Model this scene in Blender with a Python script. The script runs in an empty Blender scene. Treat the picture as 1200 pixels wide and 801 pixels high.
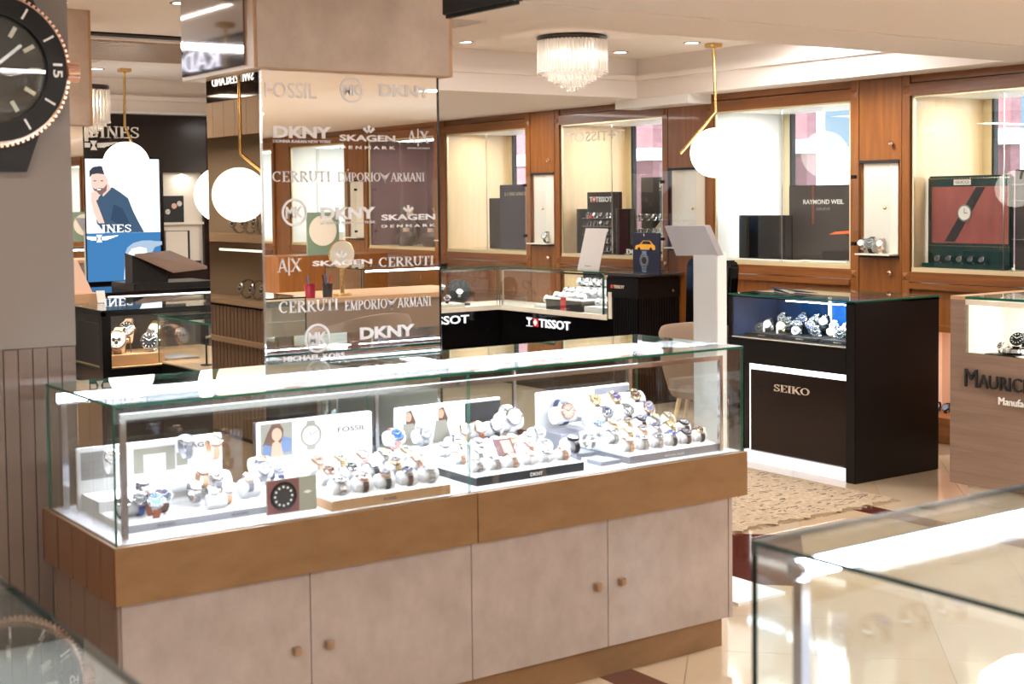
import bpy, bmesh, math, random
from mathutils import Matrix, Vector, Euler
R = random.Random(7)
C = bpy.context.scene.collection
SC = bpy.context.scene

# ------------------------------------------------------------------ camera
def setup_camera():
    cd = bpy.data.cameras.new('camera'); co = bpy.data.objects.new('camera', cd); C.objects.link(co)
    pit, rol, yaw = 0.0490949, -0.0109818, 0.61188994
    fw = Vector((-math.cos(yaw)*math.cos(pit), math.sin(yaw)*math.cos(pit), -math.sin(pit)))
    r = fw.cross(Vector((0, 0, 1))).normalized(); u = r.cross(fw)
    r2 = math.cos(rol)*r + math.sin(rol)*u; u2 = -math.sin(rol)*r + math.cos(rol)*u
    m = Matrix((r2, u2, -fw)).transposed().to_4x4(); m.translation = (0, 0, 1.6)
    co.matrix_world = m
    cd.sensor_width = 36; cd.lens = 1646.64/1200*36; cd.shift_y = -85.35/1200
    cd.clip_start = 0.05; cd.clip_end = 200
    cd.dof.use_dof = True; cd.dof.focus_distance = 8.0; cd.dof.aperture_fstop = 5.0
    SC.camera = co
setup_camera()

# ------------------------------------------------------------------ world, exposure
SC.view_settings.view_transform = 'Standard'; SC.view_settings.look = 'None'
SC.view_settings.gamma = 1; SC.view_settings.use_curve_mapping = False
SC.view_settings.exposure = 0.75
w = bpy.data.worlds.new('world'); SC.world = w; w.use_nodes = True
bg = w.node_tree.nodes['Background']; bg.inputs[0].default_value = (0.78, 0.89, 1.0, 1); bg.inputs[1].default_value = 3.5
SC.cycles.max_bounces = 10; SC.cycles.diffuse_bounces = 4; SC.cycles.glossy_bounces = 6
SC.cycles.transmission_bounces = 6; SC.cycles.transparent_max_bounces = 32
SC.cycles.caustics_reflective = False; SC.cycles.caustics_refractive = False
SC.cycles.sample_clamp_indirect = 6.0

def light(name, kind, loc, power, color=(1, .88, .74), size=.5, size_y=None, rot=(0, 0, 0), angle=None):
    l = bpy.data.lights.new(name, kind); l.energy = power; l.color = color
    if kind == 'AREA':
        l.shape = 'RECTANGLE' if size_y else 'DISK'; l.size = size
        if size_y: l.size_y = size_y
    if kind == 'SPOT': l.spot_size = angle or 2.0; l.spot_blend = .6; l.shadow_soft_size = size
    if kind == 'SUN': l.angle = .02
    o = bpy.data.objects.new(name, l); o.location = loc; o.rotation_euler = rot; C.objects.link(o); return o
light('sun', 'SUN', (0, 20, 30), 9.0, (1, .96, .9), rot=(math.radians(50), 0, math.radians(15)))
WARM = (1, .965, .93)
# area lights added under the soffits to fill the room, no fittings modelled
for i, (x, y, p) in enumerate(((-3.2, .4, 12), (-3.2, 5.6, 42), (-.2, 3.0, 28), (-.2, 6.0, 40), (-6.6, 1.0, 35), (-9.5, 1.2, 35), (2.8, 4.5, 75), (5.6, 4.5, 75), (0, -.8, 50), (1.5, 1.5, 50), (-10.2, 6.3, 25))):
    light('soffit_fill_light', 'AREA', (x, y, 2.372), p, WARM, .25, 1.6, (0, 0, 0))
for i, (x, y, p) in enumerate(((-7.0, 4.6, 40), (-6.4, 6.6, 30), (-9.8, 3.6, 40))):
    light('coffer_fill_light', 'AREA', (x, y, 2.67), p, WARM, .3, .9, (0, 0, 0))  # more added fill, bare area lights in the coffers

# ------------------------------------------------------------------ materials
MATS = {}
def lin(c):
    return tuple(((v/255)/12.92 if v/255 <= .04045 else ((v/255+.055)/1.055)**2.4) for v in c)
def mat(name, rgb=(200, 200, 200), rough=.5, metal=0., spec=.5, emit=None, es=0., coat=0., noise=None, alpha=1.):
    """rgb in 0..255 sRGB; noise=(scale, amount, stretch xyz, second rgb)"""
    if name in MATS: return MATS[name]
    m = bpy.data.materials.new(name); m.use_nodes = True; nt = m.node_tree; b = nt.nodes['Principled BSDF']
    c = lin(rgb)
    b.inputs['Base Color'].default_value = (*c, 1); b.inputs['Roughness'].default_value = rough
    b.inputs['Metallic'].default_value = metal; b.inputs['Specular IOR Level'].default_value = spec
    b.inputs['Coat Weight'].default_value = coat; b.inputs['Coat Roughness'].default_value = .05
    b.inputs['Alpha'].default_value = alpha
    if emit: b.inputs['Emission Color'].default_value = (*lin(emit), 1); b.inputs['Emission Strength'].default_value = es
    if noise:
        sc, am, st, c2 = noise[:4]
        tc = nt.nodes.new('ShaderNodeTexCoord'); mp = nt.nodes.new('ShaderNodeMapping'); mp.inputs['Scale'].default_value = st
        nz = nt.nodes.new('ShaderNodeTexNoise'); nz.inputs['Scale'].default_value = sc; nz.inputs['Detail'].default_value = 6; nz.inputs['Roughness'].default_value = .62
        cr = nt.nodes.new('ShaderNodeValToRGB'); cr.color_ramp.elements[0].position = .5-.5*am; cr.color_ramp.elements[1].position = .5+.5*am
        cr.color_ramp.elements[0].color = (*lin(c2), 1); cr.color_ramp.elements[1].color = (*c, 1)
        L = nt.links
        src = noise[4] if len(noise) > 4 else 'Object'
        L.new(tc.outputs[src], mp.inputs[0]); L.new(mp.outputs[0], nz.inputs['Vector']); L.new(nz.outputs[0], cr.inputs[0]); L.new(cr.outputs[0], b.inputs['Base Color'])
    MATS[name] = m; return m
def thin_glass(name, tint=(.97, .99, .985), ior=1.5, rough=0.0, boost=1.0):
    m = bpy.data.materials.new(name); m.use_nodes = True; nt = m.node_tree; nt.nodes.clear(); L = nt.links
    o = nt.nodes.new('ShaderNodeOutputMaterial'); mx = nt.nodes.new('ShaderNodeMixShader'); tr = nt.nodes.new('ShaderNodeBsdfTransparent')
    gl = nt.nodes.new('ShaderNodeBsdfGlossy'); fr = nt.nodes.new('ShaderNodeFresnel'); fr.inputs[0].default_value = ior
    geo = nt.nodes.new('ShaderNodeNewGeometry')
    tr.inputs[0].default_value = (*tint, 1); gl.inputs['Roughness'].default_value = rough; gl.inputs[0].default_value = (1, 1, 1, 1)
    # fresnel of the outward side for both faces of the pane
    iorm = nt.nodes.new('ShaderNodeMix'); iorm.data_type = 'FLOAT'
    iorm.inputs[2].default_value = ior; iorm.inputs[3].default_value = 1/ior
    L.new(geo.outputs['Backfacing'], iorm.inputs[0])
    L.new(iorm.outputs[0], fr.inputs[0])
    mt = nt.nodes.new('ShaderNodeMath'); mt.operation = 'MULTIPLY'; mt.inputs[1].default_value = boost; mt.use_clamp = True
    fr2 = fr
    L.new(fr2.outputs[0], mt.inputs[0]); L.new(mt.outputs[0], mx.inputs[0]); L.new(tr.outputs[0], mx.inputs[1]); L.new(gl.outputs[0], mx.inputs[2]); L.new(mx.outputs[0], o.inputs[0])
    MATS[name] = m; return m
GLASS = thin_glass('glass', (.96, .985, .98))
GLASSTOP = thin_glass('glass_top', (.93, .97, .96))
WGLASS = thin_glass('window_glass', (.95, .97, .97), boost=.7)
def glow(name, rgb, s): return mat(name, (0, 0, 0), emit=rgb, es=s, rough=1, spec=0)
M = dict(
    white=mat('white', (238, 238, 238), .45), ceiling=mat('ceiling', (232, 223, 217), .85), offwhite=mat('offwhite', (225, 215, 200), .5),
    deck=mat('deck', (240, 240, 245), .35), cushion=mat('cushion', (238, 238, 244), .8),
    wood=mat('wood', (142, 86, 34), .38, coat=.12, noise=(3.2, .5, (9, 9, .7), (108, 60, 20))),
    woodh=mat('wood_across', (140, 84, 34), .38, coat=.12, noise=(3.2, .5, (.7, 9, 14), (98, 54, 18))),
    maple=mat('maple', (234, 202, 158), .3, coat=.2, noise=(3, .6, (8, 8, .6), (216, 186, 142))),
    sill=mat('sill', (196, 178, 140), .35), mullion=mat('mullion', (222, 210, 175), .3, metal=.5),
    band=mat('band', (148, 114, 80), .3, metal=.2, noise=(7, .5, (1, 1.2, 2.6), (130, 98, 64))),
    stone=mat('stone', (176, 162, 156), .16, coat=.35, noise=(9, .5, (1, 1, .8), (154, 140, 134))),
    stonewarm=mat('stone_warm', (204, 184, 168), .35, noise=(6.5, .4, (1, 1, 1), (180, 158, 142))),
    grey_gloss=mat('grey_gloss', (150, 140, 137), .04, metal=.75, coat=1.0),
    pier=mat('pier', (128, 116, 108), .35, coat=.1), slat=mat('slat', (112, 94, 82), .32), groove=mat('groove', (28, 22, 18), .9),
    taupe=mat('taupe', (140, 118, 100), .85), stile=mat('stile', (190, 150, 112), .35),
    black=mat('black', (14, 12, 13), .32, spec=.3), blackg=mat('black_gloss', (10, 9, 10), .08, spec=.4), darkbrown=mat('dark_brown', (32, 20, 18), .16, spec=.35, noise=(3, .6, (.5, 4, 4), (24, 14, 14))),
    blackm=mat('black_matt', (22, 21, 22), .6), charcoal=mat('charcoal', (58, 52, 50), .3), maroon=mat('maroon', (150, 22, 44), .3),
    chrome=mat('chrome', (215, 215, 220), .12, metal=1.), steel=mat('steel', (196, 196, 200), .22, metal=1.), brass=mat('brass', (214, 178, 116), .25, metal=1.),
    rose=mat('rose_gold', (232, 190, 168), .2, metal=1.), gold=mat('gold', (228, 204, 154), .2, metal=1.), darkmetal=mat('dark_metal', (60, 58, 60), .25, metal=1.),
    mirror=mat('mirror', (236, 238, 236), .0, metal=1.), bronze_mirror=mat('bronze_mirror', (176, 156, 134), .01, metal=1.),
    edge=mat('glass_edge', (16, 96, 74), .15, emit=(12, 110, 84), es=.0), edgedark=mat('glass_edge_dark', (18, 40, 36), .2),
    decal=mat('decal', (232, 228, 228), .6), letterw=glow('letter_white', (255, 255, 255), .9), signletter=glow('sign_letter', (235, 238, 255), 2.6), letterwm=mat('letter_matt', (236, 234, 230), .5),
    letterdark=mat('letter_dark', (50, 46, 48), .5), lettergold=mat('letter_gold', (214, 196, 176), .35),
    floorbase=mat('grout', (120, 96, 74), .6),
    tile=mat('tile', (204, 184, 158), .07, coat=.3, noise=(1.8, .6, (1, 1, 1), (198, 174, 146), 'Object')),  # cloudy golden veining in both beige tiles stands in for chandelier reflections
    tile2=mat('tile_warm', (200, 176, 146), .07, coat=.3, noise=(2.4, .6, (1, 1, 1), (194, 166, 132), 'Object')),
    tilebrown=mat('tile_brown', (104, 52, 40), .08, coat=.3, noise=(60, .7, (1, 1, 1), (72, 34, 28), 'Object')),
    blue=mat('blue', (40, 90, 150), .3), khaki2=mat('khaki_light', (158, 138, 116), .5), denim=mat('denim', (104, 124, 160), .7), orange=mat('orange', (235, 110, 50), .5), red=mat('red', (215, 50, 50), .5),
    purple=mat('purple', (128, 92, 102), .6, noise=(4, .6, (1, 1, 1), (104, 70, 82))), green=mat('green', (120, 140, 118), .7),
    grey=mat('tray_grey', (150, 150, 158), .4, metal=.3), peach=mat('peach', (232, 196, 172), .5), skin=mat('skin', (214, 170, 144), .6), hair=mat('hair', (52, 44, 42), .7), hairb=mat('hair_brown', (96, 66, 52), .7),
    paper=mat('paper', (232, 226, 218), .7), cardgrey=mat('card_grey', (150, 146, 134), .7), navyblue=mat('navy_blue', (28, 44, 78), .25), navy=mat('navy', (34, 36, 56), .3),
    greywood=mat('grey_wood', (146, 122, 106), .4, noise=(3, .5, (.6, 3, 12), (118, 96, 82))),
    led=glow('led', (235, 242, 255), 22), led2=glow('led_soft', (255, 252, 248), 2.2), globe=glow('globe_glow', (255, 244, 226), 4.0), crystal=mat('crystal', (250, 245, 240), .1, alpha=.75),
    downlight=glow('downlight', (255, 244, 230), 9), screenw=glow('screen_white', (226, 236, 248), 1.05), screenb=glow('screen_blue', (66, 124, 178), .72),
    sc_hair=glow('screen_hair', (58, 60, 70), .9), sc_skin=glow('screen_skin', (214, 182, 168), .95), sc_shirt=glow('screen_shirt', (62, 82, 104), .9), sc_shirt2=glow('screen_shirt_shade', (50, 68, 90), .9), sc_white=glow('screen_letter', (255, 255, 255), 1.1), sc_silver=glow('screen_silver', (206, 214, 224), 1.0), sc_silver2=glow('screen_silver_shade', (150, 168, 188), .95), sc_beard=glow('screen_beard', (120, 96, 92), .9),
    brick=mat('brick', (150, 106, 112), .8, noise=(8, .6, (1, 1, 3), (112, 72, 80))), extblue=mat('ext_blue', (96, 132, 160), .2), extwhite=mat('ext_white', (236, 238, 240), .6), extdark=mat('ext_dark', (70, 84, 96), .2), pave=mat('pave', (170, 168, 164), .8),
    bluecase=mat('blue_case', (20, 62, 110), .25, noise=(5, .5, (1, 1, 1), (8, 26, 50))), bluepanel=mat('blue_panel', (30, 120, 200), .3, noise=(7, .5, (1, 1, 1), (8, 60, 130))),
    posterred=mat('poster_red', (176, 92, 80), .5, noise=(3.5, .45, (1, 1, .35), (112, 48, 46))), gucgreen=mat('dark_green', (22, 52, 50), .25),
)

# ------------------------------------------------------------------ helpers
X, Y, Z = Vector((1, 0, 0)), Vector((0, 1, 0)), Vector((0, 0, 1))
class MB:
    """collects primitives in world coordinates; build() links them as ONE mesh object"""
    def __init__(s): s.v = []; s.f = []
    def add(s, vs, fs):
        n = len(s.v); s.v += [Vector(p) for p in vs]; s.f += [tuple(i+n for i in f) for f in fs]; return s
    def box(s, x0, x1, y0, y1, z0, z1):
        x0, x1 = sorted((x0, x1)); y0, y1 = sorted((y0, y1)); z0, z1 = sorted((z0, z1))
        return s.add([(x, y, z) for x in (x0, x1) for y in (y0, y1) for z in (z0, z1)],
                     [(0, 1, 3, 2), (4, 6, 7, 5), (0, 4, 5, 1), (2, 3, 7, 6), (0, 2, 6, 4), (1, 5, 7, 3)])
    def obox(s, c, u, v, n, a, b, d):
        """oriented box centred at c with half sizes a, b, d along u, v, n"""
        c, u, v, n = Vector(c), Vector(u), Vector(v), Vector(n)
        return s.add([c+i*a*u+j*b*v+k*d*n for i in (-1, 1) for j in (-1, 1) for k in (-1, 1)],
                     [(0, 1, 3, 2), (4, 6, 7, 5), (0, 4, 5, 1), (2, 3, 7, 6), (0, 2, 6, 4), (1, 5, 7, 3)])
    def bar(s, a, b, wd, h=None):
        a, b = Vector(a), Vector(b); n = (b-a).normalized(); h = h or wd
        u = n.cross(Z) if abs(n.z) < .9 else n.cross(X); u.normalize(); v = n.cross(u)
        return s.obox((a+b)/2, u, v, n, wd/2, h/2, (b-a).length/2)
    def cyl(s, a, b, r, n=12, r2=None, cap=True):
        a, b = Vector(a), Vector(b); r2 = r if r2 is None else r2; d = (b-a).normalized()
        u = d.cross(Z) if abs(d.z) < .9 else d.cross(X); u.normalize(); v = d.cross(u)
        vs = []
        for p, q in ((a, r), (b, r2)):
            vs += [p+q*(math.cos(t*2*math.pi/n)*u+math.sin(t*2*math.pi/n)*v) for t in range(n)]
        fs = [(t, (t+1) % n, n+(t+1) % n, n+t) for t in range(n)]
        if cap: fs += [tuple(range(n))[::-1], tuple(range(n, 2*n))]
        return s.add(vs, fs)
    def lathe(s, prof, c=(0, 0, 0), n=16, ax=Z, sx=1., sy=1., cap=True):
        """prof: list of (r, h); revolve about ax through c"""
        c = Vector(c); ax = Vector(ax).normalized(); u = ax.cross(Z) if abs(ax.z) < .9 else X.copy(); u.normalize(); v = ax.cross(u)
        vs = []; m = len(prof)
        for r, h in prof:
            vs += [c+ax*h+r*(sx*math.cos(t*2*math.pi/n)*u+sy*math.sin(t*2*math.pi/n)*v) for t in range(n)]
        fs = [(i*n+t, i*n+(t+1) % n, (i+1)*n+(t+1) % n, (i+1)*n+t) for i in range(m-1) for t in range(n)]
        if cap and prof[0][0] > 1e-5: fs.append(tuple(range(n))[::-1])
        if cap and prof[-1][0] > 1e-5: fs.append(tuple((m-1)*n+t for t in range(n)))
        return s.add(vs, fs)
    def sphere(s, c, r, n=20, m=12, sz=1.):
        return s.lathe([(max(1e-6, r*math.sin(math.pi*i/m)), -r*sz*math.cos(math.pi*i/m)) for i in range(m+1)], c, n)
    def poly(s, pts, n, d):
        """extrude a planar polygon by d along n"""
        k = len(pts); n = Vector(n); a = [Vector(p) for p in pts]; b = [p+n*d for p in a]
        return s.add(a+b, [tuple(range(k))[::-1], tuple(range(k, 2*k))]+[(i, (i+1) % k, k+(i+1) % k, k+i) for i in range(k)])
    def tube(s, pts, r, n=8, flat=None):
        for a, b in zip(pts[:-1], pts[1:]): s.cyl(a, b, r, n)
        return s
    def build(s, name, m, parent=None, smooth=False, bevel=0., ob=None):
        me = bpy.data.meshes.new(name)
        off = parent_loc(parent) if parent is not None else Vector()
        me.from_pydata([tuple(p-off) for p in s.v], [], s.f)
        bm = bmesh.new(); bm.from_mesh(me); bmesh.ops.recalc_face_normals(bm, faces=bm.faces[:])
        if bevel: bmesh.ops.bevel(bm, geom=[e for e in bm.edges if len(e.link_faces) == 2 and e.calc_face_angle(0) > .5], offset=bevel, segments=2, affect='EDGES', clamp_overlap=True)
        bm.to_mesh(me); bm.free()
        if smooth:
            for p in me.polygons: p.use_smooth = True
            try: me.set_sharp_from_angle(angle=math.radians(40))
            except Exception: pass
        me.materials.append(m)
        return link(name, me, parent)
def link(name, me, parent=None):
    o = bpy.data.objects.new(name, me); C.objects.link(o)
    if parent is not None: o.parent = parent
    return o
def parent_loc(p):
    t = Vector()
    while p is not None: t += p.location; p = p.parent
    return t
def tag(o, label=None, cat=None, group=None, kind=None):
    if label: o['label'] = label
    if cat: o['category'] = cat
    if group: o['group'] = group
    if kind: o['kind'] = kind
    return o
def thing(name, loc, label, cat, group=None):
    o = bpy.data.objects.new(name, None); o.empty_display_size = .1; C.objects.link(o); o.location = loc; return tag(o, label, cat, group)
def struct(name, loc=(0, 0, 0)):
    o = bpy.data.objects.new(name, None); C.objects.link(o); o.location = loc; o['kind'] = 'structure'; return o
def bx(name, m, parent, *d, bevel=0.): return MB().box(*d).build(name, m, parent, bevel=bevel)
def copy_tree(o, parent=None):
    c = o.copy(); C.objects.link(c)
    if parent is not None: c.parent = parent
    for ch in o.children[:]: copy_tree(ch, c)
    return c

# ---- lettering: sans from the built-in font, serif from strokes
def text_verts(s, bold=0.):
    cu = bpy.data.curves.new('t', 'FONT'); cu.body = s; cu.size = 1; cu.extrude = .02; cu.offset = bold; cu.resolution_u = 3
    o = bpy.data.objects.new('t', cu); C.objects.link(o)
    dg = bpy.context.evaluated_depsgraph_get(); me = bpy.data.meshes.new_from_object(o.evaluated_get(dg))
    vs = [v.co.copy() for v in me.vertices]; fs = [tuple(p.vertices) for p in me.polygons]
    bpy.data.objects.remove(o); bpy.data.curves.remove(cu); bpy.data.meshes.remove(me)
    return vs, fs
G = {  # serif glyphs: width, strokes  v=thick stem, h=thin bar, d=diagonal, a=arc(cx,cy,rx,ry,deg0,deg1)
 'L': (.75, [('v', .2, 0, 1), ('h', .2, .72, .04), ('s', .7, 0, .25)]), 'I': (.42, [('v', .21, 0, 1)]),
 'T': (.8, [('v', .4, 0, 1), ('h', .06, .74, .96), ('s', .06, .75, 1), ('s', .74, .75, 1)]),
 'E': (.75, [('v', .2, 0, 1), ('h', .2, .68, .04), ('h', .2, .68, .96), ('h', .2, .55, .5), ('s', .68, 0, .25), ('s', .68, .75, 1)]),
 'F': (.7, [('v', .2, 0, 1), ('h', .2, .66, .96), ('h', .2, .52, .5), ('s', .66, .75, 1)]),
 'N': (.95, [('v', .18, 0, 1, .09), ('v', .77, 0, 1, .09), ('d', .15, 1, .8, 0, .17)]),
 'M': (1.1, [('v', .18, 0, 1, .08), ('v', .92, 0, 1, .16), ('d', .18, 1, .54, .05, .15), ('d', .9, 1, .54, .05, .07)]),
 'A': (.95, [('d', .1, 0, .47, 1, .08), ('d', .86, 0, .47, 1, .17), ('h', .25, .7, .33), ('b', .1), ('b', .86)]),
 'X': (.95, [('d', .12, 0, .82, 1, .07), ('d', .12, 1, .82, 0, .18), ('b', .12), ('b', .82), ('t', .12), ('t', .82)]),
 'K': (.9, [('v', .2, 0, 1), ('d', .25, .4, .78, 1, .08), ('d', .4, .55, .82, 0, .17), ('b', .82), ('t', .78)]),
 'R': (.88, [('v', .2, 0, 1), ('a', .38, .74, .3, .24, -90, 90), ('h', .2, .42, .96), ('h', .2, .42, .5), ('d', .4, .5, .8, 0, .16), ('b', .82)]),
 'P': (.8, [('v', .2, 0, 1), ('a', .38, .72, .3, .26, -90, 90), ('h', .2, .42, .96), ('h', .2, .42, .46)]),
 'D': (.95, [('v', .2, 0, 1), ('a', .4, .5, .42, .48, -90, 90), ('h', .2, .42, .96), ('h', .2, .42, .04)]),
 'O': (1., [('a', .5, .5, .42, .48, 0, 360)]), 'C': (.92, [('a', .5, .5, .42, .48, 50, 310), ('s', .77, .68, .95)]),
 'G': (.98, [('a', .5, .5, .42, .48, 50, 320), ('s', .77, .68, .95), ('v', .8, .05, .42, .12), ('h', .6, .95, .42)]),
 'S': (.72, [('a', .36, .74, .26, .24, 40, 275), ('a', .36, .26, .28, .24, 95, -140), ('s', .6, .7, .95), ('s', .1, .05, .3)]),
 'U': (.9, [('v', .18, .3, 1), ('v', .74, .3, 1, .09), ('a', .46, .32, .28, .3, 180, 360)]), ' ': (.4, []),
}
def serif_verts(s):
    mb = MB(); x = 0
    def seg(x0, y0, x1, y1, wd):
        a, b = Vector((x0, y0, 0)), Vector((x1, y1, 0)); d = (b-a)
        if d.length < 1e-6: return
        d.normalize(); n = Vector((-d.y, d.x, 0))*wd/2
        mb.poly([a-n, b-n, b+n, a+n], Z, .04)
    for ch in s:
        wd, st = G.get(ch, G[' '])
        for t in st:
            if t[0] == 'v':
                tk = t[4] if len(t) > 4 else .18; seg(x+t[1], t[2], x+t[1], t[3], tk)
                if t[2] == 0: seg(x+t[1]-.17, .03, x+t[1]+.17, .03, .06)
                if t[3] == 1: seg(x+t[1]-.17, .97, x+t[1]+.17, .97, .06)
            elif t[0] == 'h': seg(x+t[1], t[3], x+t[2], t[3], .08)
            elif t[0] == 's': seg(x+t[1], t[2], x+t[1], t[3], .07)
            elif t[0] == 'b': seg(x+t[1]-.14, .03, x+t[1]+.14, .03, .06)
            elif t[0] == 't': seg(x+t[1]-.14, .97, x+t[1]+.14, .97, .06)
            elif t[0] == 'd': seg(x+t[1], t[2], x+t[3], t[4], t[5])
            elif t[0] == 'a':
                k = max(4, int(abs(t[6]-t[5])/24)); P = []
                for i in range(k+1):
                    an = math.radians(t[5]+(t[6]-t[5])*i/k); th = .05+.06*abs(math.cos(an))
                    if ch == 'S': th = .05+.06*abs(math.sin(an)) if False else .08
                    P.append((Vector((x+t[1]+(t[3]+th-.05)*math.cos(an), t[2]+t[4]*math.sin(an), 0)), Vector((x+t[1]+(t[3]-th)*math.cos(an), t[2]+(t[4]-.08)*math.sin(an), 0))))
                for (a, b), (c, d) in zip(P[:-1], P[1:]): mb.poly([a, c, d, b], Z, .04)
        x += wd+.04
    return mb.v, mb.f
def letters(s, m, parent, o, u, v, width, height, depth=.004, serif=False, bold=0., name='lettering', flip=False):
    """write s so that it fills width x height from lower-left corner o; u right, v up, u x v faces the reader"""
    vs, fs = serif_verts(s) if serif else text_verts(s, bold)
    x0 = min(p.x for p in vs); x1 = max(p.x for p in vs); y0 = min(p.y for p in vs); y1 = max(p.y for p in vs); z0 = min(p.z for p in vs); z1 = max(p.z for p in vs)
    u, v, o = Vector(u), Vector(v), Vector(o); n = u.cross(v)
    out = []
    for p in vs:
        a = (p.x-x0)/(x1-x0)
        if flip: a = 1-a
        out.append(o+u*a*width+v*(p.y-y0)/(y1-y0)*height+n*((p.z-z0)/max(z1-z0, 1e-6)*depth))
    mb = MB(); mb.add(out, fs); return mb.build(name, m, parent)
def disc(c, n, r, t, k=20): return MB().cyl(Vector(c), Vector(c)+Vector(n)*t, r, k)
def ringmb(c, n, r0, r1, t, k=28):
    c, n = Vector(c), Vector(n)
    return MB().lathe([(r1, 0), (r1, t), (r0, t), (r0, 0), (r1, 0)], c, k, n, cap=False)

# ================================================================== SETTING
X0, X1, Y0, YW = -11.95, 8.6, -3.2, 7.45      # room extents
ZC, ZS = 2.69, 2.385                          # coffer ceiling, soffits
# ---- floor: polished stone tiles laid on the diagonal, 0.44 m, with brown inlays
floor = struct('floor')
bx('screed', M['floorbase'], floor, X0-.9, X1, Y0, YW+.02, -.12, -.003)
T = .625
def tile_cell(mb, i, j, g=.0016, z=0.):
    u0, u1 = .28+T*i+g, .28+T*(i+1)-g; v0, v1 = -7.0+T*j+g, -7.0+T*(j+1)-g
    pts = [((a+b)/2, (a-b)/2) for a, b in ((u0, v0), (u0, v1), (u1, v1), (u1, v0))]
    return mb.poly([(p[0], p[1], z-.010) for p in pts][::-1], Z, .010)
far = MB(); ntile = 0
for i in range(-26, 32):
    for j in range(-30, 40):
        u, v = .28+T*(i+.5), -7.0+T*(j+.5); cx, cy = (u+v)/2, (u-v)/2
        if not (X0 < cx < X1-.3 and Y0+.3 < cy < YW-.2): continue
        brown = j in (-3, -4) and i in (-1, -2) or (j in (2, 3) and i in (5, 6)) or (j in (-12, -11) and i in (-8, -7))
        if (-5.6 < cx < -1.0 and 2.4 < cy < 6.9):
            mb = MB(); tile_cell(mb, i, j); mb.build('tile', M['tilebrown'] if brown else M[('tile', 'tile2')[(i*7+j*3) % 3 == 0]], floor); ntile += 1
        else: tile_cell(far, i, j)
fo = far.build('distant_tiles', M['tile'], floor); fo['kind'] = 'stuff'
for yb in (2.89, 5.50):
    for k in range(14):
        xa = -9.0+k*.88
        bx('border_tile', M['tilebrown'], floor, xa+.001, xa+.879, yb, yb+.14, -.004, .0012)
# ---- ceiling
ceiling = struct('ceiling')
bx('ceiling_slab', M['ceiling'], ceiling, X0, X1, Y0, YW, ZC, ZC+.1)
for d in ((X0, -8.5, 5.2, YW), (-8.5, X1, 7.18, YW), (-5.15, X1, Y0, 7.18), (-8.5, -5.15, 3.5, 3.85), (X0, -5.15, Y0, -.2)):
    bx('soffit', M['ceiling'], ceiling, d[0], d[1], d[2], d[3], ZS, ZC+.01)
bx('bulkhead_box', M['white'], ceiling, -8.78, -7.92, 7.19, YW, 2.315, ZS)
bx('cornice_step', M['ceiling'], ceiling, -8.5, -8.47, 3.85, 7.14, 2.52, 2.56)
bx('cornice_step', M['ceiling'], ceiling, -8.5, -5.15, 7.14, 7.18, 2.52, 2.56)
bx('cornice_step', M['ceiling'], ceiling, X0, X0+.06, -.2, 5.2, 2.5, 2.54)
for i in range(3): bx('ceiling_seam', M['ceiling'], ceiling, -4.6+i*1.3, -4.57+i*1.3, Y0, 7.18, ZS-.006, ZS)
# ---- far wall (x = X0) and unseen walls
wl = struct('wall_far'); bx('wall_panel', M['ceiling'], wl, X0-.12, X0, Y0, YW, 0, ZC); bx('shelf_line', M['white'], wl, X0, X0+.03, 3.2, 5.25, ZS-.002, ZS+.02)
wr = struct('wall_right'); bx('wall_panel', M['offwhite'], wr, X1, X1+.12, Y0, YW, 0, ZC)
wn = struct('wall_left'); bx('wall_panel', M['offwhite'], wn, X0, X1, Y0-.12, Y0, 0, ZC)
# ---- back wall with the shop windows
wb = struct('wall_back', (0, YW, 0))
WX = [-11.71, -9.84, -7.9, -6.035, -4.165, -2.295, -.425, 1.445, 3.33, 5.2, 7.05]
WW, Z1, Z2 = 1.345, 1.13, 2.25
D = .10
def wood(name, *d, m='wood'): return bx(name, M[m], wb, *d)
prev = X0
for i, x in enumerate(WX):
    xe = min(x+WW, X1-.05)
    wood('panel', prev, x-.075, YW, YW+D, 0, ZS)                    # pier behind the cabinet column
    for z0, z1, p, mm in ((Z2, 2.33, .022, 'woodh'), (2.337, ZS, .008, 'woodh'), (1.035, Z1-.028, .02, 'woodh'), (.99, 1.03, .035, 'woodh')):
        wood('rail', x-.01, xe+.01, YW-p, YW+D, z0, z1, m=mm)
    for xa in (x-.075, xe+.01): wood('stile', xa, xa+.065, YW-.022, YW+D, .0, ZS)
    for xa in (x-.07, xe+.015):
        for zc in (2.29, 1.07):                                    # little pyramid blocks in the frame corners
            c = Vector((xa+.0275, YW-.022, zc)); h = .026
            MB().add([c+Vector((-h, 0, -h)), c+Vector((h, 0, -h)), c+Vector((h, 0, h)), c+Vector((-h, 0, h)), c+Vector((0, -.012, 0))], [(0, 1, 4), (1, 2, 4), (2, 3, 4), (3, 0, 4), (0, 3, 2, 1)]).build('corner_block', M['wood'], wb)
    wood('panel', x-.01, xe+.01, YW, YW+.03, .76, .99)
    wood('rail', x-.01, xe+.01, YW-.012, YW+.06, .72, .765, m='woodh')
    bx('niche_back', M['peach'], wb, x-.01, xe+.01, YW+.3, YW+.33, .1, .76)
    for xn in (x-.03, xe-.005): bx('niche_side', M['peach'], wb, xn, xn+.035, YW+.062, YW+.33, .1, .80)
    bx('niche_top', M['peach'], wb, x-.01, xe+.01, YW+.062, YW+.33, .76, .79)
    bx('niche_shelf', M['wood'], wb, x-.01, xe+.01, YW-.01, YW+.33, .13, .165)
    wood('plinth', x-.01, xe+.01, YW-.01, YW+.04, 0, .13, m='woodh')
    prev = xe+.075
wood('panel', prev, X1, YW, YW+D, 0, ZS)
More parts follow.
